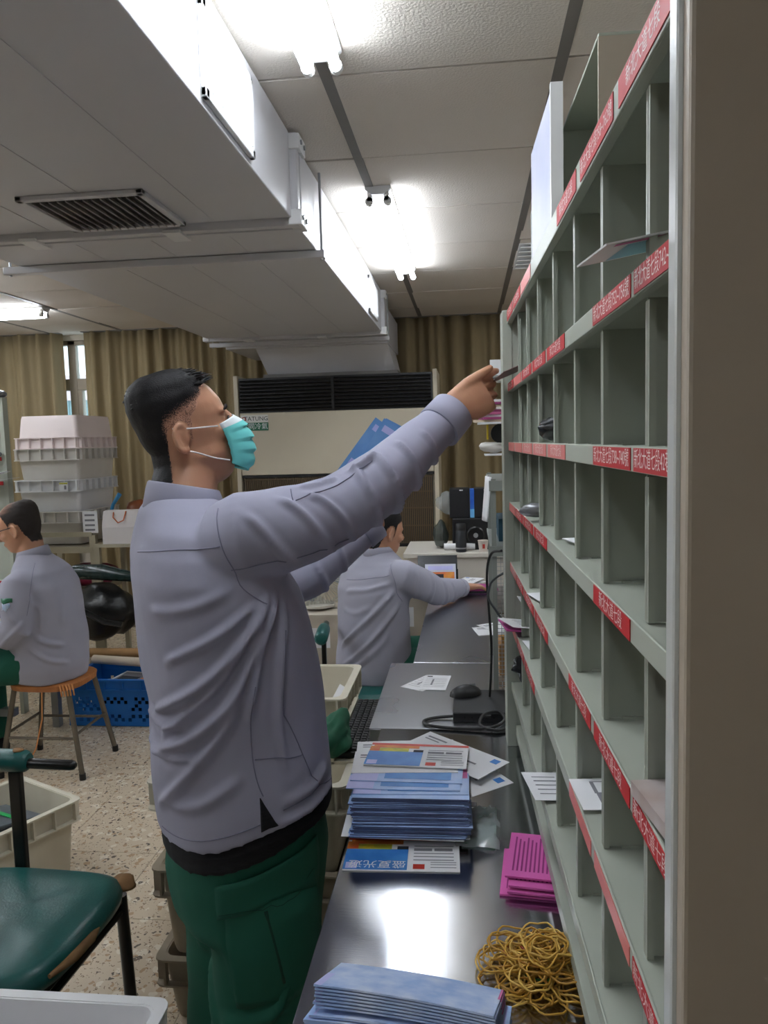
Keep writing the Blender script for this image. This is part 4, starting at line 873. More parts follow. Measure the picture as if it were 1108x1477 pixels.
tag(obj('tape_roll', MB().lathe([(.018,-.01),(.03,-.01),(.03,.01),(.018,.01)],20).mesh('tape_roll', m_black, 40), None, (.10, 2.42, 1.565), (PI/2,0,0)), 'dark tape roll standing on the lower paper tray', 'tape roll')
tag(obj('white_card', MB().box(-.03,.03,-.002,.002,0,.06).mesh('white_card', m_paper), None, (.10, 2.40, 1.728)), 'white card standing on the top paper tray', 'card')
tag(lump((0,0,0),(.04,.02,.008),92,.3).build('stapler', m_steel, None, smooth=60, loc=(.065, 2.40, 1.737)), 'small grey stapler on the top paper tray', 'stapler')
tag(MB().tube([(0,0,0),(0,0,-.045)], .003, 6).build('yellow_tag', mat('tag_yellow', (220,190,40), .5), None, loc=(.06, 2.40, 1.592)), 'thin yellow tag hanging under the paper tray', 'tag')
# ================================================================== people
m_skin = mat('skin', (188,140,110), .5, var=.25, vscale=14, col2=(168,114,88), sss=.12, bump=.06, bscale=350)
m_shirt = mat('polo_lavender', (158,158,176), .85, var=.10, vscale=5, col2=(146,146,164), bump=.12, bscale=900)
m_shirt2 = mat('polo_lavender_far', (158,158,172), .85, var=.12, vscale=5, col2=(146,144,162), bump=.12, bscale=900)
m_seam = mat('seam_thread', (122,122,140), .9)
m_green_tr = mat('trouser_green', (10,86,67), .8, var=.25, vscale=6, col2=(6,70,54), bump=.12, bscale=700)
m_under = mat('heather_black', (12,12,15), .95, var=.6, vscale=60, stretch=(1,1,14), col2=(32,32,38), bump=.3, bscale=200)
m_shoe = mat('shoe_black', (24,24,26), .5); m_sole = mat('sole', (60,56,52), .8)
m_mask = mat('mask_teal', (112,212,208), .75, bump=.05, bscale=500); m_maskw = mat('mask_white', (228,236,238), .75)
m_loop = mat('ear_loop', (236,232,230), .7); m_eye = mat('eye_dark', (24,16,14), .25); m_brow = mat('brow_hair', (40,32,30), .8)
def hairmat(name, c, grey):
    M = bpy.data.materials.new(name); M.use_nodes = True; N = M.node_tree.nodes; L = M.node_tree.links; b = N['Principled BSDF']
    at = N.new('ShaderNodeAttribute'); at.attribute_name = 'hair_amount'
    tc = N.new('ShaderNodeTexCoord'); nz = N.new('ShaderNodeTexNoise'); nz.inputs['Scale'].default_value = 420; nz.inputs['Detail'].default_value = 3; L.new(tc.outputs['Object'], nz.inputs['Vector'])
    ad = N.new('ShaderNodeMath'); ad.operation = 'ADD'; L.new(at.outputs['Fac'], ad.inputs[0]); L.new(nz.outputs[0], ad.inputs[1])
    mr = N.new('ShaderNodeMapRange'); mr.inputs[1].default_value = .75; mr.inputs[2].default_value = 1.15; L.new(ad.outputs[0], mr.inputs[0])
    x = N.new('ShaderNodeMix'); x.data_type = 'RGBA'; x.inputs['A'].default_value = lin((190,142,118)); x.inputs['B'].default_value = lin(c); L.new(mr.outputs[0], x.inputs['Factor']); L.new(x.outputs['Result'], b.inputs['Base Color'])
    b.inputs['Roughness'].default_value = .6; b.inputs['Specular IOR Level'].default_value = .3
    bm = N.new('ShaderNodeBump'); bm.inputs['Strength'].default_value = .5; bm.inputs['Distance'].default_value = .003; L.new(nz.outputs[0], bm.inputs['Height']); L.new(bm.outputs[0], b.inputs['Normal'])
    return M
m_hair = hairmat('hair_black', (20,18,20), 0); m_hair3 = hairmat('hair_greying', (46,40,38), 1)

def fuse(b, voxel, it=6, fac=.5):
    me = b.mesh('tmp', []); o = bpy.data.objects.new('tmp', me); COL.objects.link(o)
    r = o.modifiers.new('r', 'REMESH'); r.mode = 'VOXEL'; r.voxel_size = voxel; r.adaptivity = 0
    if it:
        s = o.modifiers.new('s', 'SMOOTH'); s.factor = fac; s.iterations = it
    dg = bpy.context.evaluated_depsgraph_get(); out = bpy.data.meshes.new_from_object(o.evaluated_get(dg))
    bpy.data.objects.remove(o); bpy.data.meshes.remove(me)
    return out
def arrs(me):
    n = len(me.vertices); co = np.empty(n*3); me.vertices.foreach_get('co', co); no = np.empty(n*3); me.vertices.foreach_get('normal', no)
    return co.reshape(-1, 3), no.reshape(-1, 3)
def setco(me, co): me.vertices.foreach_set('co', co.astype(np.float32).ravel()); me.update()
def bvh(me):
    me.calc_loop_triangles() if False else None
    return BVHTree.FromPolygons([v.co[:] for v in me.vertices], [p.vertices[:] for p in me.polygons])
def folds(me, fl, noise=.0, seed=0):
    """raise soft ridges with side valleys along polylines lying near the cloth"""
    co, no = arrs(me); tr = bvh(me); d = np.zeros(len(co))
    for pts, wd, amp in fl:
        line = []
        for p in dens(spline(pts, 5), .005):
            h = tr.find_nearest(p)
            if h[0] is not None: line.append(h[0][:])
        A = np.array(line)
        for _ in range(6):
            A[1:-1] = (A[:-2]+A[1:-1]*2+A[2:])/4
        lo = A.min(0)-wd*4; hi = A.max(0)+wd*4
        idx = np.where(((co > lo) & (co < hi)).all(1))[0]
        if not len(idx): continue
        dist = np.full(len(idx), 9.0); tt = np.zeros(len(idx))
        for k, q in enumerate(A):
            x = ((co[idx]-q)**2).sum(1); u = x < dist; dist[u] = x[u]; tt[u] = k/len(A)
        q = dist/(wd*wd); end = np.clip(np.minimum(tt, 1-tt)*6+.15, 0, 1)
        d[idx] += amp*end*(1-.9*q)*np.exp(-q*.9)
    if noise:
        rs = np.random.RandomState(seed)
        for k in range(10):
            v = rs.normal(size=3)*(14 if k < 5 else 30); d += noise*(1 if k < 5 else .5)*np.sin(co @ v+rs.uniform(0, 6))
    setco(me, co+no*d[:, None])
def ring(c, fw, rt, a, bf, bb, n=36, tilt=0):
    c = Vector(c); out = []
    for j in range(n):
        t = 2*PI*j/n; cs, sn = math.cos(t), math.sin(t)
        x = (bf if cs > 0 else bb)*math.copysign(abs(cs)**.88, cs); y = a*math.copysign(abs(sn)**.88, sn)
        out.append(c+fw*x-rt*y+Vector((0,0,tilt*x)))
    return out
def hand(b, W, d, n, side, curls, thumb=(.55,.5,.35), scale=1.0, spread=0.0):
    W = Vector(W); d = Vector(d).normalized(); n = Vector(n); n = (n-d*n.dot(d)).normalized(); t = d.cross(n)*side; s = scale
    rings = []
    for u, hw, th, off in ((-.03,.025,.021,0),(0,.027,.020,0),(.025,.036,.019,.003),(.05,.041,.017,.002),(.075,.042,.014,0),(.093,.040,.011,0)):
        rings.append([W+d*u*s+t*(hw*math.cos(a)+off)*s+n*th*math.sin(a)*s for a in [2*PI*k/14 for k in range(14)]])
    b.loft(rings)
    for i, (o, l, base) in enumerate(((.031,.95,.084),(.0105,1.06,.088),(-.0105,.98,.085),(-.030,.78,.076))):
        p = W+d*base*s+t*o*s; ang = 0; dd = d+t*spread*(1.5-i)*.35; dd.normalize(); pts = [p-dd*.02*s, p]; c = curls[i]
        for L, a in zip((.044*l, .027*l, .022*l), c):
            ang += a; v = dd*math.cos(ang)+n*math.sin(ang); pts.append(pts[-1]+v*L*s)
        b.tube(pts, [.0105*s,.0103*s,.0092*s,.0084*s,.0066*s], 10)
        b.ell(pts[-1], (.0066*s,)*3, None, 8, 6)
    a0 = W+d*.018*s+t*.022*s; v1 = (d*thumb[0]+t*thumb[1]+n*thumb[2]).normalized(); v2 = (d*(thumb[0]+.35)+t*thumb[1]*.3+n*thumb[2]).normalized()
    p1 = a0+v1*.048*s; p2 = p1+v2*.034*s; p3 = p2+v2*.026*s
    b.tube([a0, p1, p2, p3], [.0155*s,.0122*s,.0105*s,.0078*s], 10); b.ell(p3, (.0078*s,)*3, None, 8, 6)
def headM(c, hd, pitch, roll=0):
    return Matrix.Translation(c) @ Matrix.Rotation(hd, 4, 'Z') @ Matrix.Rotation(-pitch, 4, 'Y') @ Matrix.Rotation(roll, 4, 'X')
SL = [(.125,-.062,.002,.034),(.117,-.086,.036,.054),(.101,-.101,.060,.066),(.076,-.109,.081,.075),(.045,-.108,.095,.079),(.020,-.106,.099,.079),(.003,-.105,.094,.077),(-.02,-.098,.092,.074),(-.045,-.086,.092,.070),(-.07,-.068,.090,.066),(-.092,-.04,.087,.057),(-.11,-.0,.079,.043),(-.119,.03,.064,.026)]
def head(b, M, s=1.0, jowl=1.0, nose=True, ex=0.0):
    n = 32; rings = []
    for u, xb, xf, w in SL:
        cx = (xb+xf)/2*.75; r = []
        if u < -.06: w *= jowl
        for j in range(n):
            t = 2*PI*j/n; c, q = math.cos(t), math.sin(t)
            x = cx+((xf-cx) if c > 0 else (cx-xb))*math.copysign(abs(c)**.92, c); r.append(M @ (Vector((x, w*math.copysign(abs(q)**.85, q), u))*s))
        rings.append(r)
    b.loft(rings)
    R = M.to_3x3()
    for y in (-1, 1):
        b.ell(M @ (Vector((.076, y*.034, .017))*s), (.018*s,.026*s,.009*s), R); b.ell(M @ (Vector((.062, y*.042, -.03))*s), (.03*s,.026*s,.024*s), R)
        b.ell(M @ (Vector((.074, y*.033, -.003))*s), (.0155*s,.018*s,.011*s), R)
        E = R @ Euler((0, .15, y*-.45)).to_matrix()
        ec = M @ (Vector((-.006+ex, y*.082, -.014))*s); b.ell(ec, (.019*s,.0045*s,.029*s), E); b.ell(M @ (Vector((.002+ex, y*.074, -.014))*s), (.014*s,.014*s,.022*s), R)
        b.tube([ec+E @ (Vector((.019*math.cos(a)-.001, y*.006, .030*math.sin(a)))*s) for a in [math.radians(k) for k in range(20, 300, 20)]], .0055*s, 8); b.tube([ec+E @ (Vector((.010*math.cos(a)+.001, y*.005, .016*math.sin(a)-.002))*s) for a in [math.radians(k) for k in range(60, 280, 20)]], .0038*s, 6)
        b.ell(ec+E @ (Vector((.008, y*.002, -.028))*s), (.009*s,.006*s,.010*s), E)
    if nose:
        b.tube([M @ (Vector(p)*s) for p in ((.094,0,.012),(.106,0,-.012),(.116,0,-.032))], [.010*s,.012*s,.015*s], 10); b.ell(M @ (Vector((.112,0,-.036))*s), (.014*s,.018*s,.011*s), R)
        b.ell(M @ (Vector((.094,0,-.064))*s), (.010*s,.024*s,.007*s), R); b.ell(M @ (Vector((.092,0,-.075))*s), (.009*s,.02*s,.007*s), R)
def hair_from(body, M, line, thick, m, name='hair', s=1.0, bald=None, fade=None, seed=1):
    """shell lifted from the scalp inside the hairline (points x,u of head space)"""
    co, no = arrs(body); Mi = np.array(M.inverted()); h = (np.c_[co, np.ones(len(co))] @ Mi.T)[:, :3]/s
    xs, us = zip(*line); lim = np.interp(h[:, 0], xs, us)
    k = h[:, 2]-lim
    rs = np.random.RandomState(seed); w = np.zeros(len(co))
    for i in range(14):
        v = rs.normal(size=3)*np.array([60, 160, 160]); w += np.sin(h @ v+rs.uniform(0, 6))
    k = k+w*.0009
    inh = (k > 0) & (h[:, 2] < .2) & (h[:, 2] > -.16) & (abs(h[:, 1]) < .078+np.clip(h[:, 2], 0, .02)) & (h[:, 0] > -.2) & (h[:, 0] < .2)
    # leave the ears out
    inh &= ~((abs(h[:, 1]) > .080) & (h[:, 2] < .03))
    t = np.clip(k/.03, 0, 1); th = thick*(.2+.8*np.clip((h[:, 2]-.02)/.08, 0, 1))*t+.0006+w*.00022*t
    dn = np.clip(k/.018, 0, 1); th *= np.clip(1-(h[:, 0]-.01)/.09, .3, 1)*np.clip(1+(h[:, 0]+.06)/.08, .45, 1)
    if fade is not None: dn = np.minimum(dn, np.clip(fade(h), 0, 1)); th *= .3+.7*np.clip(fade(h), 0, 1)
    if bald is not None: dn = np.minimum(dn, np.clip(bald(h), 0, 1)); th *= np.clip(bald(h), .1, 1)
    keep = [p.vertices[:] for p in body.polygons if all(inh[v] for v in p.vertices)]
    used = sorted({v for f in keep for v in f}); mp = {v: i for i, v in enumerate(used)}
    b = MB(); b.add([tuple(co[v]+no[v]*th[v]) for v in used], [tuple(mp[v] for v in f) for f in keep])
    me = b.mesh(name, m, 180); a = me.attributes.new('hair_amount', 'FLOAT', 'POINT'); a.data.foreach_set('value', dn[used].astype(np.float32))
    return me
class Person:
    def __init__(s, root, label):
        s.root = thing('person', label, 'person', root); s.off = tuple(-x for x in root)
    def part(s, name, me, m=None, parent=None, smooth=180):
        if isinstance(me, MB): me = me.mesh(name, m, smooth)
        elif m is not None:
            me.materials.clear(); me.materials.append(m); me.polygons.foreach_set('use_smooth', [True]*len(me.polygons))
        me.name = name
        return obj(name, me, parent or s.root, s.off if parent is None else None)
    def seam(s, tr, pts, parent, m=None, r=.0011, off=.0006, name='seam'):
        q = []
        for p in dens(spline(pts, 5), .012):
            h = tr.find_nearest(p); q.append(h[0]+h[1]*off)
        for _ in range(4): q = [q[0]]+[(q[i-1]+q[i]*2+q[i+1])/4 for i in range(1, len(q)-1)]+[q[-1]]
        q = [(lambda h: h[0]+h[1]*off)(tr.find_nearest(p)) for p in q]
        return s.part(name, MB().tube(q, r, 5), m or m_seam, parent)
    def patch(s, tr, corners, name, m, parent, off=.003, nu=14, nv=8, th=.003):
        A, B_, C_, D_ = [Vector(c) for c in corners]; b = MB()
        def f(u, v):
            p = (A.lerp(B_, u)).lerp(D_.lerp(C_, u), v); h = tr.find_nearest(p); return h[0]+h[1]*off
        b.grid(f, nu, nv); o = s.part(name, b, m, parent); q = o.modifiers.new('thick', 'SOLIDIFY'); q.thickness = th; q.offset = 0; return o
def shoe(P, ankle, hd, s=1):
    fw = Vector((math.cos(hd), math.sin(hd), 0)); rt = Vector((math.sin(hd), -math.cos(hd), 0)); a = Vector((ankle[0], ankle[1], 0))
    b = MB(); rings = []
    for x, w, h in ((-.075,.022,.055),(-.065,.034,.075),(-.02,.037,.085),(.03,.040,.075),(.08,.046,.055),(.13,.046,.042),(.17,.034,.034),(.185,.016,.024)):
        c = a+fw*x; rings.append([c-rt*w, c-rt*w*.95+Vector((0,0,h*.6)), c-rt*w*.5+Vector((0,0,h)), c+rt*w*.5+Vector((0,0,h)), c+rt*w*.95+Vector((0,0,h*.6)), c+rt*w])
    b.loft(rings); o = P.part('shoe', b, m_shoe); q = o.modifiers.new('sub', 'SUBSURF'); q.levels = 1; q.render_levels = 1
    return o

# ---------------------------------------------------------------- the standing sorter
def rowP(hd): return Vector((math.cos(hd), math.sin(hd), 0)), Vector((math.sin(hd), -math.cos(hd), 0))
P1 = Person((-.50, 1.56, 0), 'person in lavender polo and teal face mask reaching up to the sorting rack')
fw, rt = rowP(math.radians(36))
secs = [(1.445,-.605,1.575,.078,.07,.072),(1.420,-.602,1.57,.125,.085,.088),(1.378,-.583,1.56,.185,.108,.11),(1.335,-.565,1.555,.205,.130,.135),(1.29,-.545,1.55,.21,.150,.155),(1.25,-.530,1.55,.205,.160,.166),(1.176,-.518,1.55,.20,.170,.172),(1.10,-.508,1.55,.195,.176,.178),(1.026,-.500,1.55,.19,.178,.176),(.95,-.498,1.55,.192,.180,.179),(.90,-.496,1.55,.195,.182,.181,.05),(.846,-.492,1.55,.197,.181,.181,.14),(.808,-.489,1.55,.198,.180,.179,.25)]
def tor(sc, lo=0, grow=0): return [ring(q[1:3]+(q[0],), fw, rt, q[3], q[4], q[5], 36, q[6] if len(q) > 6 else 0) for q in sc]
armR = [(-.470,1.455,1.365),(-.436,1.44,1.377),(-.382,1.47,1.378),(-.328,1.51,1.390),(-.265,1.56,1.413),(-.198,1.61,1.458),(-.158,1.66,1.494),(-.115,1.71,1.536),(-.062,1.765,1.584),(-.044,1.783,1.602)]
rR = [.080,.088,.086,.080,.074,.069,.061,.054,.049,.049]
armL = [(-.60,1.66,1.36),(-.63,1.70,1.355),(-.57,1.76,1.29),(-.46,1.83,1.205),(-.40,1.865,1.228),(-.33,1.90,1.285),(-.262,1.935,1.335)]
rL = [.08,.08,.074,.066,.060,.054,.046]
b = MB(); b.loft(tor(secs)); b.tube(armR, rR, 24); b.tube(armL, rL, 20); b.ell((-.445,1.445,1.36), (.088,.088,.085))
shirt = fuse(b, .0052, 12)
FK = (.95, 1.35)
FL = [([(-.367,1.39,1.27),(-.415,1.36,1.19),(-.49,1.36,1.115),(-.575,1.39,1.06),(-.62,1.42,1.035)],.013,.012),
      ([(-.36,1.39,1.26),(-.40,1.36,1.15),(-.45,1.355,1.07),(-.53,1.37,1.0),(-.62,1.42,.955)],.014,.013),
      ([(-.39,1.38,1.255),(-.46,1.36,1.205),(-.57,1.38,1.145)],.012,.009),
      ([(-.42,1.36,1.09),(-.475,1.36,1.005),(-.56,1.38,.90),(-.62,1.43,.84)],.015,.010),
      ([(-.345,1.41,1.27),(-.385,1.37,1.15),(-.41,1.36,1.04)],.011,.011),
      ([(-.33,1.43,1.26),(-.345,1.40,1.14),(-.35,1.385,1.02),(-.34,1.39,.93)],.012,.007),
      ([(-.36,1.39,1.265),(-.44,1.355,1.14),(-.52,1.37,1.06),(-.60,1.40,.99)],.010,.009),
      ([(-.66,1.46,1.03),(-.60,1.41,1.015),(-.53,1.375,1.03)],.012,.008),
      ([(-.66,1.46,.975),(-.60,1.40,.955),(-.52,1.37,.965)],.012,.009),
      ([(-.60,1.40,1.24),(-.52,1.375,1.25),(-.45,1.37,1.28)],.014,.005),
      ([(-.60,1.40,.86),(-.52,1.37,.87),(-.44,1.36,.92)],.016,.006),
      ([(-.36,1.385,.86),(-.30,1.45,.875),(-.27,1.50,.90)],.014,.006),
      ([(-.37,1.385,.82),(-.31,1.45,.835),(-.27,1.52,.85)],.012,.005),
      ([(-.42,1.385,1.42),(-.36,1.41,1.36),(-.33,1.44,1.32)],.012,.006),
      ([(-.36,1.42,1.45),(-.30,1.46,1.38),(-.27,1.50,1.34)],.012,.007),
      ([(-.31,1.45,1.465),(-.26,1.50,1.40),(-.24,1.54,1.365)],.011,.006),
      ([(-.225,1.53,1.52),(-.215,1.55,1.45),(-.20,1.58,1.39)],.012,.008),
      ([(-.185,1.57,1.54),(-.18,1.585,1.47),(-.165,1.62,1.41)],.011,.008),
      ([(-.15,1.62,1.56),(-.13,1.64,1.49),(-.12,1.68,1.44)],.010,.007),
      ([(-.33,1.47,1.47),(-.30,1.49,1.478),(-.27,1.52,1.488)],.008,.006),
      ([(-.24,1.54,1.50),(-.22,1.545,1.515),(-.19,1.58,1.53)],.009,.010),
      ([(-.10,1.67,1.57),(-.09,1.70,1.52),(-.08,1.73,1.50)],.009,.006),
      ([(-.40,1.86,1.28),(-.37,1.85,1.22),(-.36,1.86,1.19)],.010,.006),
      ([(-.34,1.89,1.33),(-.32,1.87,1.27),(-.31,1.88,1.23)],.010,.006)]
folds(shirt, [(p, w*FK[0], a*FK[1]) for p, w, a in FL], .001, 3)
so = P1.part('polo_shirt', shirt, m_shirt); tr1 = bvh(shirt)
for pts in ([(-.47,1.40,1.435),(-.455,1.375,1.38),(-.44,1.36,1.33),(-.41,1.36,1.285),(-.365,1.385,1.26)],[(-.66,1.46,1.345),(-.58,1.40,1.35),(-.49,1.38,1.36),(-.455,1.375,1.365)],[(-.44,1.365,1.315),(-.36,1.40,1.335),(-.29,1.46,1.345),(-.24,1.51,1.36)],
            [(-.405,1.36,1.10),(-.405,1.355,.98),(-.398,1.355,.92),(-.388,1.36,.885)],[(-.345,1.40,1.2),(-.33,1.40,1.05),(-.31,1.42,.95),(-.29,1.46,.86)],[(-.40,1.36,.955),(-.34,1.39,.945),(-.31,1.42,.945)],
            [(-.62,1.44,.79),(-.53,1.37,.80),(-.45,1.36,.818),(-.40,1.36,.83)],[(-.36,1.39,.845),(-.31,1.45,.86),(-.27,1.52,.868)],[(-.33,1.44,1.44),(-.29,1.48,1.452),(-.24,1.53,1.475),(-.20,1.57,1.51)],[(-.335,1.435,1.44),(-.34,1.455,1.475)]):
    P1.seam(tr1, pts, so)
# side vent: the dark undershirt shows through the notch above the hem
P1.patch(tr1, [(-.388,1.345,.884),(-.386,1.345,.884),(-.360,1.36,.823),(-.394,1.35,.815)], 'side_vent', m_under, so, .001, 4, 6, .002)
# collar
nk0 = Vector((-.602,1.582,1.452))
b = MB(); rg = []
tilt = Vector((.02,.014,-.012))
for dz, r in ((-.058,.090),(.0,.0775),(.014,.073),(.017,.070),(.012,.067),(-.05,.068)):
    rg.append([nk0+Vector((0,0,dz))+fw*(r*1.02*math.cos(t))-rt*(r*math.sin(t))+Vector((0,0,-.014*math.cos(t))) for t in [2*PI*k/36 for k in range(36)]])
b.loft(rg); P1.part('collar', b, m_shirt)
# cuffs
def cuff(P, p, d, r0, r1, L, m, shirt_parent=None):
    p = Vector(p); d = Vector(d).normalized(); a = d.orthogonal().normalized(); c = d.cross(a); rg = []
    for u, r in ((0, r0*.98), (0, r0), (L, r1), (L+.002, r1-.004), (L-.012, r1-.007)): rg.append([p+d*u+a*r*math.cos(t)+c*r*math.sin(t) for t in [2*PI*k/28 for k in range(28)]])
    b = MB(); b.loft(rg); return P.part('cuff', b, m)
cuff(P1, (-.066,1.760,1.577), (.116,.11,.13), .054, .052, .058, m_shirt)
cuff(P1, (-.275,1.928,1.322), (.11,.05,.09), .050, .050, .045, m_shirt)
# undershirt and trousers
us = [(.85,-.489,1.55,.190,.173,.173,.2),(.81,-.488,1.55,.189,.173,.173,.25),(.785,-.487,1.55,.190,.174,.174,.25),(.758,-.486,1.55,.189,.172,.173,.25)]
b = MB(); b.loft(tor(us)); um = fuse(b, .006, 10)
folds(um, [([(-.60,1.42,.75),(-.5,1.37,.765),(-.38,1.38,.79),(-.29,1.48,.81)],.010,.004)], .001, 5); P1.part('undershirt', um, m_under)
hips = [(.83,-.487,1.55,.176,.160,.162),(.79,-.487,1.55,.178,.160,.162),(.72,-.487,1.55,.180,.163,.164),(.66,-.489,1.55,.178,.160,.166),(.60,-.489,1.55,.174,.152,.160),(.56,-.489,1.55,.168,.142,.15)]
b = MB(); b.loft(tor(hips))
legR = [(-.435,1.49,.66),(-.437,1.49,.54),(-.44,1.49,.44),(-.45,1.485,.33),(-.455,1.48,.2),(-.46,1.475,.075)]; legL = [(-.535,1.62,.66),(-.537,1.62,.54),(-.54,1.62,.44),(-.55,1.615,.33),(-.56,1.605,.2),(-.565,1.60,.075)]
for lg in (legR, legL): b.tube(lg, [.118,.118,.112,.108,.104,.098], 28)
tr = fuse(b, .009, 8)
folds(tr, [([(-.53,1.38,.40),(-.46,1.37,.42),(-.38,1.40,.45)],.018,.010),([(-.57,1.42,.35),(-.48,1.37,.345),(-.38,1.40,.37)],.018,.014),([(-.36,1.40,.50),(-.40,1.375,.43),(-.46,1.37,.39)],.016,.010),
           ([(-.50,1.36,.60),(-.48,1.36,.52),(-.46,1.37,.45)],.016,.005),([(-.57,1.42,.28),(-.48,1.37,.275),(-.38,1.40,.30)],.018,.014),([(-.57,1.42,.21),(-.48,1.37,.2),(-.38,1.40,.22)],.018,.012),([(-.62,1.49,.50),(-.57,1.42,.42),(-.53,1.39,.37)],.016,.008)], .0015, 8)
to = P1.part('trousers', tr, m_green_tr); tr2 = bvh(tr)
P1.patch(tr2, [(-.50,1.355,.705),(-.27,1.46,.76),(-.27,1.46,.685),(-.50,1.355,.635)], 'pocket_flap', m_green_tr, to, .007, 16, 6, .005)
P1.patch(tr2, [(-.485,1.355,.65),(-.28,1.46,.70),(-.29,1.45,.46),(-.475,1.365,.45)], 'cargo_pocket', m_green_tr, to, .004, 16, 12, .005)
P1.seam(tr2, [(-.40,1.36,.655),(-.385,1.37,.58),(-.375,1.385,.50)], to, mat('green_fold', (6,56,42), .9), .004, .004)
P1.seam(tr2, [(-.495,1.355,.645),(-.4,1.36,.665),(-.29,1.44,.695)], to, mat('green_stitch', (5,58,44), .9), .0008, .0095)
shoe(P1, (-.46,1.475), math.radians(20)); shoe(P1, (-.565,1.60), math.radians(48))
# body: head, neck, arms, hands and the torso and legs under the clothes, one surface
HM = headM((-.598,1.60,1.588), math.radians(31), math.radians(17)) @ Matrix.Scale(.925, 4)
b = MB(); head(b, HM, 1.0, 1.12, True, -.027); b.ell(HM @ Vector((.028,0,-.105)), (.05,.045,.034), HM.to_3x3().normalized())
b.tube([HM @ Vector((-.022,0,-.03)), HM @ Vector((-.03,0,-.09)), (-.603,1.578,1.45), (-.60,1.57,1.38)], [.064,.067,.070,.085], 24)
b.loft([ring((x, y, z-.01), fw, rt, a*.8, bf*.75, bb*.75) for z, x, y, a, bf, bb in [q[:6] for q in secs[1:]]]+[ring((-.489,1.55,.66), fw, rt, .14, .12, .12)])
b.tube(armR, [r*.6 for r in rR], 14); b.tube([armR[-2], (-.031,1.79,1.619)], [.03,.026], 12)
b.tube(armL, [r*.6 for r in rL], 14); b.tube([armL[-1], (-.240,1.94,1.365)], [.028,.026], 12)
for lg in (legR, legL): b.tube(lg, [.085,.085,.07,.06,.055,.045], 14)
hand(b, (-.040,1.785,1.610), (.116,.062,.066), (-.35,.85,-.25), 1, [(.30,.28,.2),(.55,1.35,.8),(.70,1.4,.8),(.9,1.4,.8)], (.95,.24,-.06), 1.16)
hand(b, (-.240,1.94,1.362), (-.01,-.02,.12), (.75,-.25,-.35), -1, [(.35,.5,.3),(.45,.6,.4),(.55,.6,.4),(.6,.7,.5)], (.6,.2,.7), 1.05)
body = fuse(b, .0038, 3); P1.part('body', body, m_skin)
def fade1(h): return np.clip((h[:, 2]-.030-np.clip((h[:, 0]+.04)*.35, -.06, .03))/.05, .0, 1)+np.clip((-.052-h[:, 0])/.03, 0, 1)+.36
hl = [(-.2,-.122),(-.085,-.118),(-.067,-.07),(-.053,.006),(-.029,.016),(-.021,-.03),(-.006,-.032),(.006,.020),(.034,.056),(.062,.082),(.078,.096),(.09,.125)]
hm = hair_from(body, HM, hl, .013, m_hair, fade=fade1); P1.part('hair', hm)
# forelock tufts
rh = random.Random(3); ht = bvh(body); tf = MB()
for k in range(420):
    x, y = rh.uniform(-.1, .066), rh.uniform(-.062, .062); p = HM @ Vector((x, y, .16)); h = ht.ray_cast(p, (HM.to_3x3() @ Vector((0,0,-1))))
    if h[0] is None: continue
    base = h[0]; loc = HM.inverted() @ base
    lim = np.interp(loc.x, [q[0] for q in hl], [q[1] for q in hl])
    if loc.z < lim+.004 or loc.z < .05: continue
    nrm = h[1]; fwd = HM.to_3x3() @ Vector((1, rh.uniform(-.5,.5), rh.uniform(-.1,.2))); L = rh.uniform(.016,.03)
    a = base+nrm*.003; tf.tube([a-fwd*L*.3, a+nrm*.004+fwd*L*.3, a+nrm*.001+fwd*L], [.0022,.0018,.0004], 4)
P1.part('hair_tufts', tf, mat('hair_strand', (16,14,16), .4), None)
# eye and brow
for y in (-1, 1):
    br = MB(); br.tube([HM @ Vector(q) for q in ((.099, y*.016, .018),(.100, y*.026, .023),(.096, y*.041, .024),(.086, y*.053, .017))], [(.0035,.0025),(.005,.0035),(.0045,.003),(.0015,.0015)], 8); P1.part('eyebrow', br, m_brow)
    ey = MB(); ey.tube([HM @ Vector(q) for q in ((.095, y*.020, -.004),(.0965, y*.032, -.0015),(.089, y*.047, -.006))], [.0012,.0024,.001], 8); P1.part('eye', ey, m_eye)
# face mask
def mk(u, v):
    th = (u-.5)*PI*.94; t = 1-v
    prof = np.interp(t, [0,.12,.35,.6,.85,1], [.112,.124,.137,.135,.124,.102]); uc = np.interp(t, [0,1], [.0,-.138]); us_ = np.interp(t, [0,1], [-.012,-.096])
    c = max(math.cos(th), 0)**.75; x = .050+(prof-.050)*c+.010*((t*4.2) % 1)*c; y = .0755*math.sin(th)*(1-.12*max(0, t-.6)); z = us_+(uc-us_)*c
    return HM @ Vector((x, y, z))
mb = MB(); mb.grid(mk, 28, 30)
k = 28
mb.mi = [1 if i//k >= 26 else 0 for i in range(len(mb.f))]
mo = P1.part('face_mask', mb, [m_mask, m_maskw], None, 60); q = mo.modifiers.new('thick', 'SOLIDIFY'); q.thickness = .002
for y in (-1, 1):
    P1.part('ear_loop', MB().tube(spline([HM @ Vector(p) for p in ((.056, y*.0745, -.013),(.02, y*.080, -.005),(-.018, y*.084, .004),(-.043, y*.083, .012))], 5), .0016, 6), m_loop, mo)
    P1.part('ear_loop', MB().tube(spline([HM @ Vector(p) for p in ((.056, y*.0735, -.094),(.025, y*.0765, -.078),(-.010, y*.080, -.054),(-.032, y*.084, -.042))], 5), .0016, 6), m_loop, mo)
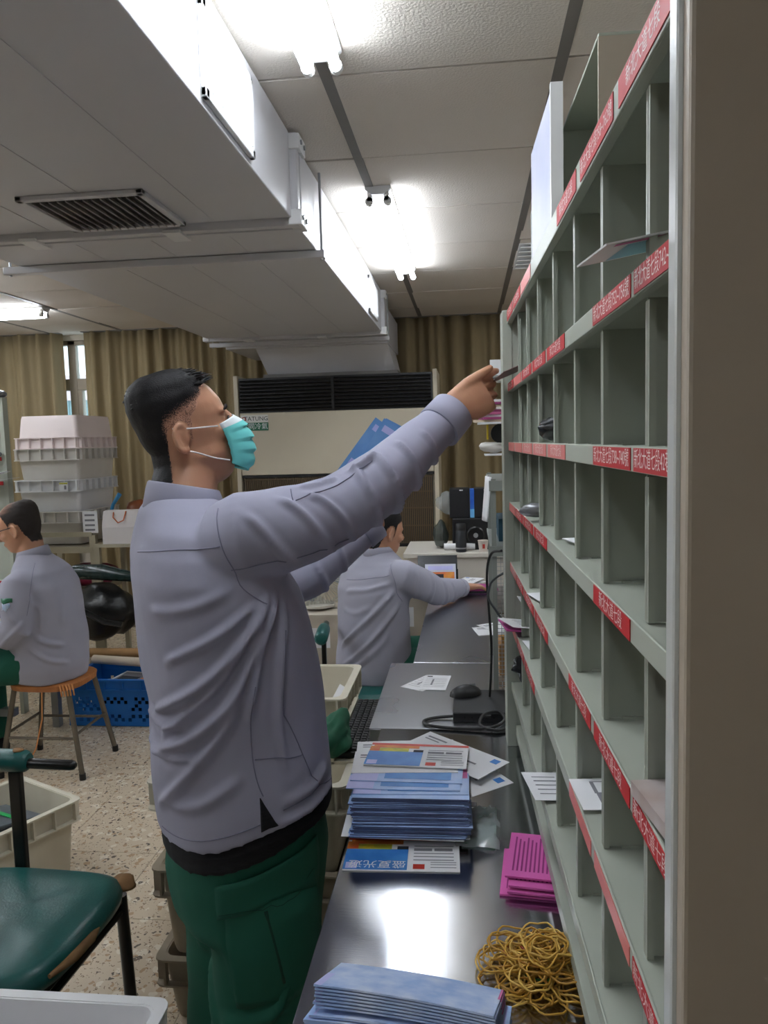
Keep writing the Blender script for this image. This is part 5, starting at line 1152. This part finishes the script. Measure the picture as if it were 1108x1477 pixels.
# letter in the right hand, flyers in the left hand
LT = sheet_mesh('letter', .10, .085, .0012, mat('letter_dark', (150,120,116), .6))
o = tag(obj('letter', LT), 'thin letter pinched in the raised hand at the rack', 'letter'); o.matrix_world = wallM((.112,1.860,1.708), (.86,.36,.36), (-.3,.8,-.2))
HF = sheet_mesh('flyer', .10, .17, .001, mat('held_blue', (92,142,200), .5, var=.4, vscale=20, col2=(130,172,216)), [(.1,.5,.82,.92,m_lil),(.1,.9,.05,.3,m_lil),(.55,.9,.86,.9,m_lil)])
for k, (dx, dz, a) in enumerate(((0,0,-.58),(-.03,.004,-.66),(.012,.0,-.5))):
    o = tag(obj('held_flyer', HF), ['blue flyer held upright behind the raised forearm, front one of three', 'blue flyer held behind the raised forearm, leftmost of three', 'blue flyer held behind the raised forearm, rearmost of three'][k], 'flyer')
    o.matrix_world = Matrix.Translation((-.215+dx, 1.955+k*.004, 1.51+dz)) @ Matrix.Rotation(math.radians(14), 4, 'Z') @ Matrix.Rotation(PI/2, 4, 'X') @ Matrix.Rotation(-a*-1, 4, 'Z')
# ---------------------------------------------------------------- the seated sorter at the back table
P2 = Person((-.45, 3.50, 0), 'person in lavender shirt seated with the back turned, reaching over the back steel table')
fw, rt = rowP(math.radians(45))
s2 = [(.47,-.455,3.46,.175,.15,.155),(.54,-.455,3.46,.19,.16,.16),(.66,-.452,3.47,.182,.15,.15),(.78,-.448,3.48,.185,.145,.145),(.88,-.442,3.49,.195,.14,.145),(.955,-.435,3.51,.19,.12,.125),(1.0,-.43,3.52,.15,.095,.10),(1.035,-.427,3.53,.085,.07,.072),(1.055,-.425,3.535,.06,.055,.056)]
aR = [(-.33,3.40,.95),(-.30,3.385,.955),(-.23,3.43,.905),(-.16,3.53,.85),(-.10,3.65,.835),(-.05,3.745,.825)]; qR = [.075,.078,.072,.064,.054,.044]
aL = [(-.54,3.60,.95),(-.56,3.63,.95),(-.50,3.72,.88),(-.41,3.80,.83),(-.30,3.86,.83),(-.22,3.90,.83)]; qL = [.07,.074,.068,.06,.052,.044]
b = MB(); b.loft(tor(s2)); b.tube(aR, qR, 20); b.tube(aL, qL, 18)
sh = fuse(b, .008, 10)
folds(sh, [([(-.33,3.33,.90),(-.42,3.31,.80),(-.52,3.34,.70),(-.60,3.38,.63)],.015,.015),([(-.31,3.35,.84),(-.40,3.31,.72),(-.50,3.33,.60),(-.56,3.37,.55)],.015,.015),([(-.36,3.31,.70),(-.45,3.31,.60),(-.53,3.35,.52)],.015,.009),([(-.34,3.33,.93),(-.45,3.33,.90),(-.56,3.40,.88)],.014,.010),
           ([(-.60,3.40,.80),(-.52,3.34,.79),(-.44,3.32,.82)],.016,.006),([(-.20,3.42,.94),(-.19,3.42,.88),(-.19,3.46,.82)],.012,.007),([(-.14,3.50,.90),(-.13,3.51,.85),(-.13,3.55,.80)],.011,.008),([(-.10,3.58,.88),(-.09,3.59,.83),(-.09,3.63,.79)],.01,.007),([(-.25,3.36,.98),(-.25,3.36,.91),(-.25,3.40,.85)],.012,.006)], .0015, 11)
so2 = P2.part('polo_shirt', sh, m_shirt2); t2 = bvh(sh)
P2.seam(t2, [(-.36,3.36,1.02),(-.34,3.31,.96),(-.32,3.32,.89),(-.30,3.36,.84)], so2); P2.seam(t2, [(-.60,3.42,.95),(-.50,3.35,.955),(-.36,3.32,.965)], so2)
b = MB(); c0 = Vector((-.424,3.532,1.052)); b.loft([[c0+Vector((0,0,dz))+fw*(r*math.cos(t))-rt*(r*math.sin(t)) for t in [2*PI*k/28 for k in range(28)]] for dz, r in ((-.03,.078),(.0,.071),(.016,.067),(.012,.061),(-.02,.06))]); P2.part('collar', b, m_shirt2)
cuff(P2, (-.062,3.725,.826), (.10,.19,-.02), .046, .045, .04, m_shirt2)
b = MB(); b.loft(tor([(.44,-.45,3.46,.17,.15,.15),(.5,-.45,3.46,.175,.155,.155),(.56,-.45,3.46,.165,.145,.145)]))
lR2 = [(-.38,3.40,.505),(-.20,3.50,.50),(-.03,3.60,.485),(.0,3.62,.40),(.0,3.60,.2),(.0,3.59,.075)]; lL2 = [(-.48,3.54,.505),(-.32,3.70,.50),(-.16,3.84,.485),(-.13,3.86,.40),(-.13,3.84,.2),(-.13,3.83,.075)]
for lg in (lR2, lL2): b.tube(lg, [.10,.098,.085,.08,.078,.075], 20)
t = fuse(b, .011, 8); folds(t, [([(-.40,3.31,.53),(-.33,3.33,.50),(-.28,3.37,.45)],.015,.006)], .0015, 4); P2.part('trousers', t, m_green_tr)
shoe(P2, (.0,3.59), math.radians(40)); shoe(P2, (-.13,3.83), math.radians(40))
HM2 = headM((-.40,3.545,1.135), math.radians(38), math.radians(-8)) @ Matrix.Scale(.92, 4)
b = MB(); head(b, HM2, 1.0); b.tube([HM2 @ Vector((-.025,0,-.03)), HM2 @ Vector((-.03,0,-.09)), (-.425,3.535,1.03), (-.43,3.52,.98)], [.055,.057,.060,.07], 20)
b.loft([ring((x, y, z), fw, rt, a*.8, bf*.75, bb*.75) for z, x, y, a, bf, bb in s2[:-1]]); b.tube(aR+[(-.025,3.79,.822)], [r*.6 for r in qR]+[.026], 12); b.tube(aL, [r*.6 for r in qL], 12)
for lg in (lR2, lL2): b.tube(lg, [.08,.075,.065,.06,.055,.05], 12)
hand(b, (-.025,3.785,.822), (.075,.085,-.012), (.05,-.05,-1), 1, [(.35,.4,.3),(.4,.4,.3),(.4,.45,.3),(.4,.5,.3)], (.6,.55,.2), 1.0, .5)
hand(b, (-.20,3.91,.83), (.12,.03,-.02), (.0,.2,-1), -1, [(.3,.3,.3)]*4, (.6,.5,.2), 1.0)
bd = fuse(b, .0055, 4); P2.part('body', bd, m_skin)
hl2 = [(-.2,-.105),(-.06,-.10),(-.04,-.06),(-.026,.006),(-.002,.016),(.004,-.03),(.022,-.03),(.032,.02),(.05,.04),(.075,.055),(.09,.06),(.11,.10)]
P2.part('hair', hair_from(bd, HM2, hl2, .018, m_hair, seed=5))
for y in (-1, 1): P2.part('eye', MB().tube([HM2 @ Vector(q) for q in ((.095, y*.020, -.004),(.0965, y*.032, -.0015),(.089, y*.047, -.006))], [.0012,.0024,.001], 6), m_eye)
# ---------------------------------------------------------------- the man seated on the stool at the left
P3 = Person((-2.06, 3.50, 0), 'person with glasses and thinning hair seated on the stool at the left edge')
fw, rt = rowP(math.radians(186))
s3 = [(.45,-2.045,3.50,.185,.165,.155),(.52,-2.05,3.50,.20,.185,.17),(.62,-2.055,3.50,.195,.185,.172),(.72,-2.055,3.50,.19,.165,.165),(.82,-2.052,3.50,.192,.145,.155),(.91,-2.06,3.50,.20,.125,.145),(.98,-2.078,3.50,.185,.105,.125),(1.025,-2.095,3.50,.12,.085,.09),(1.055,-2.105,3.50,.075,.065,.066),(1.075,-2.11,3.50,.06,.055,.056)]
aL3 = [(-2.08,3.36,.94),(-2.085,3.33,.93),(-2.085,3.30,.83),(-2.085,3.29,.735),(-2.13,3.29,.70),(-2.24,3.31,.725),(-2.34,3.34,.775)]; qL3 = [.07,.08,.076,.07,.066,.054,.044]
aR3 = [(-2.09,3.66,.94),(-2.11,3.69,.93),(-2.17,3.73,.86),(-2.22,3.75,.81),(-2.34,3.73,.825),(-2.44,3.70,.83)]; qR3 = [.07,.08,.07,.062,.052,.044]
b = MB(); b.loft(tor(s3)); b.tube(aL3, qL3, 20); b.tube(aR3, qR3, 18); sh = fuse(b, .008, 10)
folds(sh, [([(-2.02,3.25,.78),(-2.10,3.23,.70),(-2.14,3.24,.66)],.014,.009),([(-2.02,3.24,.70),(-1.95,3.30,.66),(-1.90,3.36,.64)],.014,.013),([(-2.04,3.28,.64),(-1.96,3.31,.58),(-1.90,3.38,.55)],.014,.010),([(-2.0,3.27,.90),(-1.97,3.30,.80),(-1.98,3.30,.72)],.016,.006),([(-1.92,3.40,.90),(-1.91,3.38,.82),(-1.90,3.37,.74)],.016,.005),([(-2.16,3.24,.76),(-2.19,3.26,.70),(-2.22,3.28,.66)],.012,.007),([(-2.1,3.3,.6),(-2.15,3.32,.55),(-2.2,3.38,.53)],.014,.007),([(-2.11,3.23,.88),(-2.09,3.22,.82),(-2.05,3.22,.78)],.012,.006)], .0015, 21)
so3 = P3.part('polo_shirt', sh, m_shirt2); t3 = bvh(sh)
P3.seam(t3, [(-2.04,3.40,1.01),(-2.01,3.31,.95),(-2.0,3.28,.88),(-2.02,3.27,.80)], so3)
P3.patch(t3, [(-2.145,3.2,.895),(-2.055,3.2,.895),(-2.055,3.2,.875),(-2.145,3.2,.875)], 'sleeve_stripe', m_green, so3, .002, 6, 3, .001); P3.patch(t3, [(-2.135,3.2,.873),(-2.07,3.2,.873),(-2.075,3.2,.835),(-2.13,3.2,.835)], 'sleeve_badge', mat('badge', (196,206,220), .6, var=.6, vscale=60, col2=(90,140,190)), so3, .002, 6, 4, .001)
b = MB(); c0 = Vector((-2.108,3.50,1.065)); b.loft([[c0+Vector((0,0,dz-.018*math.cos(t)))+fw*(r*math.cos(t))-rt*(r*math.sin(t)) for t in [2*PI*k/28 for k in range(28)]] for dz, r in ((-.034,.084),(.0,.076),(.016,.07),(.012,.062),(-.02,.062))]); P3.part('collar', b, m_shirt2)
b = MB(); b.loft(tor([(.455,-2.05,3.50,.18,.165,.15),(.5,-2.05,3.50,.185,.17,.155),(.56,-2.05,3.50,.18,.165,.15)]))
l1 = [(-2.04,3.41,.54),(-2.2,3.37,.535),(-2.44,3.35,.50),(-2.49,3.35,.40),(-2.48,3.36,.2),(-2.47,3.36,.075)]; l2 = [(-2.04,3.59,.54),(-2.2,3.62,.535),(-2.44,3.64,.50),(-2.49,3.64,.40),(-2.48,3.63,.2),(-2.47,3.63,.075)]
for lg in (l1, l2): b.tube(lg, [.095,.098,.088,.08,.078,.075], 20)
t = fuse(b, .011, 8); folds(t, [([(-2.14,3.28,.58),(-2.2,3.27,.52),(-2.26,3.27,.48)],.015,.007)], .0015, 6); P3.part('trousers', t, m_green_tr)
shoe(P3, (-2.47,3.36), math.radians(180)); shoe(P3, (-2.47,3.63), math.radians(180))
HM3 = headM((-2.165,3.50,1.183), math.radians(186), math.radians(-14)) @ Matrix.Scale(.95, 4)
b = MB(); head(b, HM3, 1.0); b.tube([HM3 @ Vector((-.02,0,-.03)), HM3 @ Vector((-.025,0,-.09)), (-2.115,3.50,1.05), (-2.10,3.50,1.0)], [.058,.06,.064,.075], 20)
b.loft([ring((x, y, z), fw, rt, a*.8, bf*.75, bb*.75) for z, x, y, a, bf, bb in s3[:-1]]); b.tube(aL3+[(-2.37,3.345,.785)], [r*.6 for r in qL3]+[.026], 12); b.tube(aR3+[(-2.47,3.69,.83)], [r*.6 for r in qR3]+[.026], 12)
for lg in (l1, l2): b.tube(lg, [.08,.075,.065,.06,.055,.05], 12)
hand(b, (-2.37,3.345,.795), (-1,.1,.0), (0,.1,-1), -1, [(.3,.4,.3)]*4, (.6,.5,.2), 1.0, .3); hand(b, (-2.47,3.69,.83), (-1,-.1,-.05), (0,0,-1), 1, [(.3,.4,.3)]*4, (.6,.5,.2), 1.0, .3)
bd = fuse(b, .0055, 4); P3.part('body', bd, m_skin)
def bald3(h): return np.clip(1.1-.82*np.exp(-(((h[:, 0]-.02)/.09)**2+(h[:, 1]/.10)**2))*np.clip((h[:, 2]-.045)/.04, 0, 1), 0, 1)
hl3 = [(-.2,-.10),(-.06,-.095),(-.04,-.05),(-.026,.006),(-.002,.016),(.004,-.02),(.02,-.02),(.028,.03),(.045,.06),(.07,.092),(.085,.11),(.1,.13)]
P3.part('hair', hair_from(bd, HM3, hl3, .010, m_hair3, seed=8, bald=bald3))
g = MB()
for y in (-1, 1):
    g.tube([HM3 @ Vector(q) for q in ((-.015, y*.086, .010),(.05, y*.084, .008),(.105, y*.068, .006))], .0022, 6)
    g.tube([HM3 @ Vector((.112, y*.036+.026*math.cos(a), -.002+.019*math.sin(a))) for a in [2*PI*k/18 for k in range(18)]], .0018, 6, closed=True)
g.tube([HM3 @ Vector((.112, -.01, .002)), HM3 @ Vector((.116, 0, .005)), HM3 @ Vector((.112, .01, .002))], .0018, 6)
P3.part('glasses', g, m_black)
for y in (-1, 1): P3.part('eye', MB().tube([HM3 @ Vector(q) for q in ((.095, y*.020, -.004),(.0965, y*.032, -.0015),(.089, y*.047, -.006))], [.0012,.0024,.001], 6), m_eye)
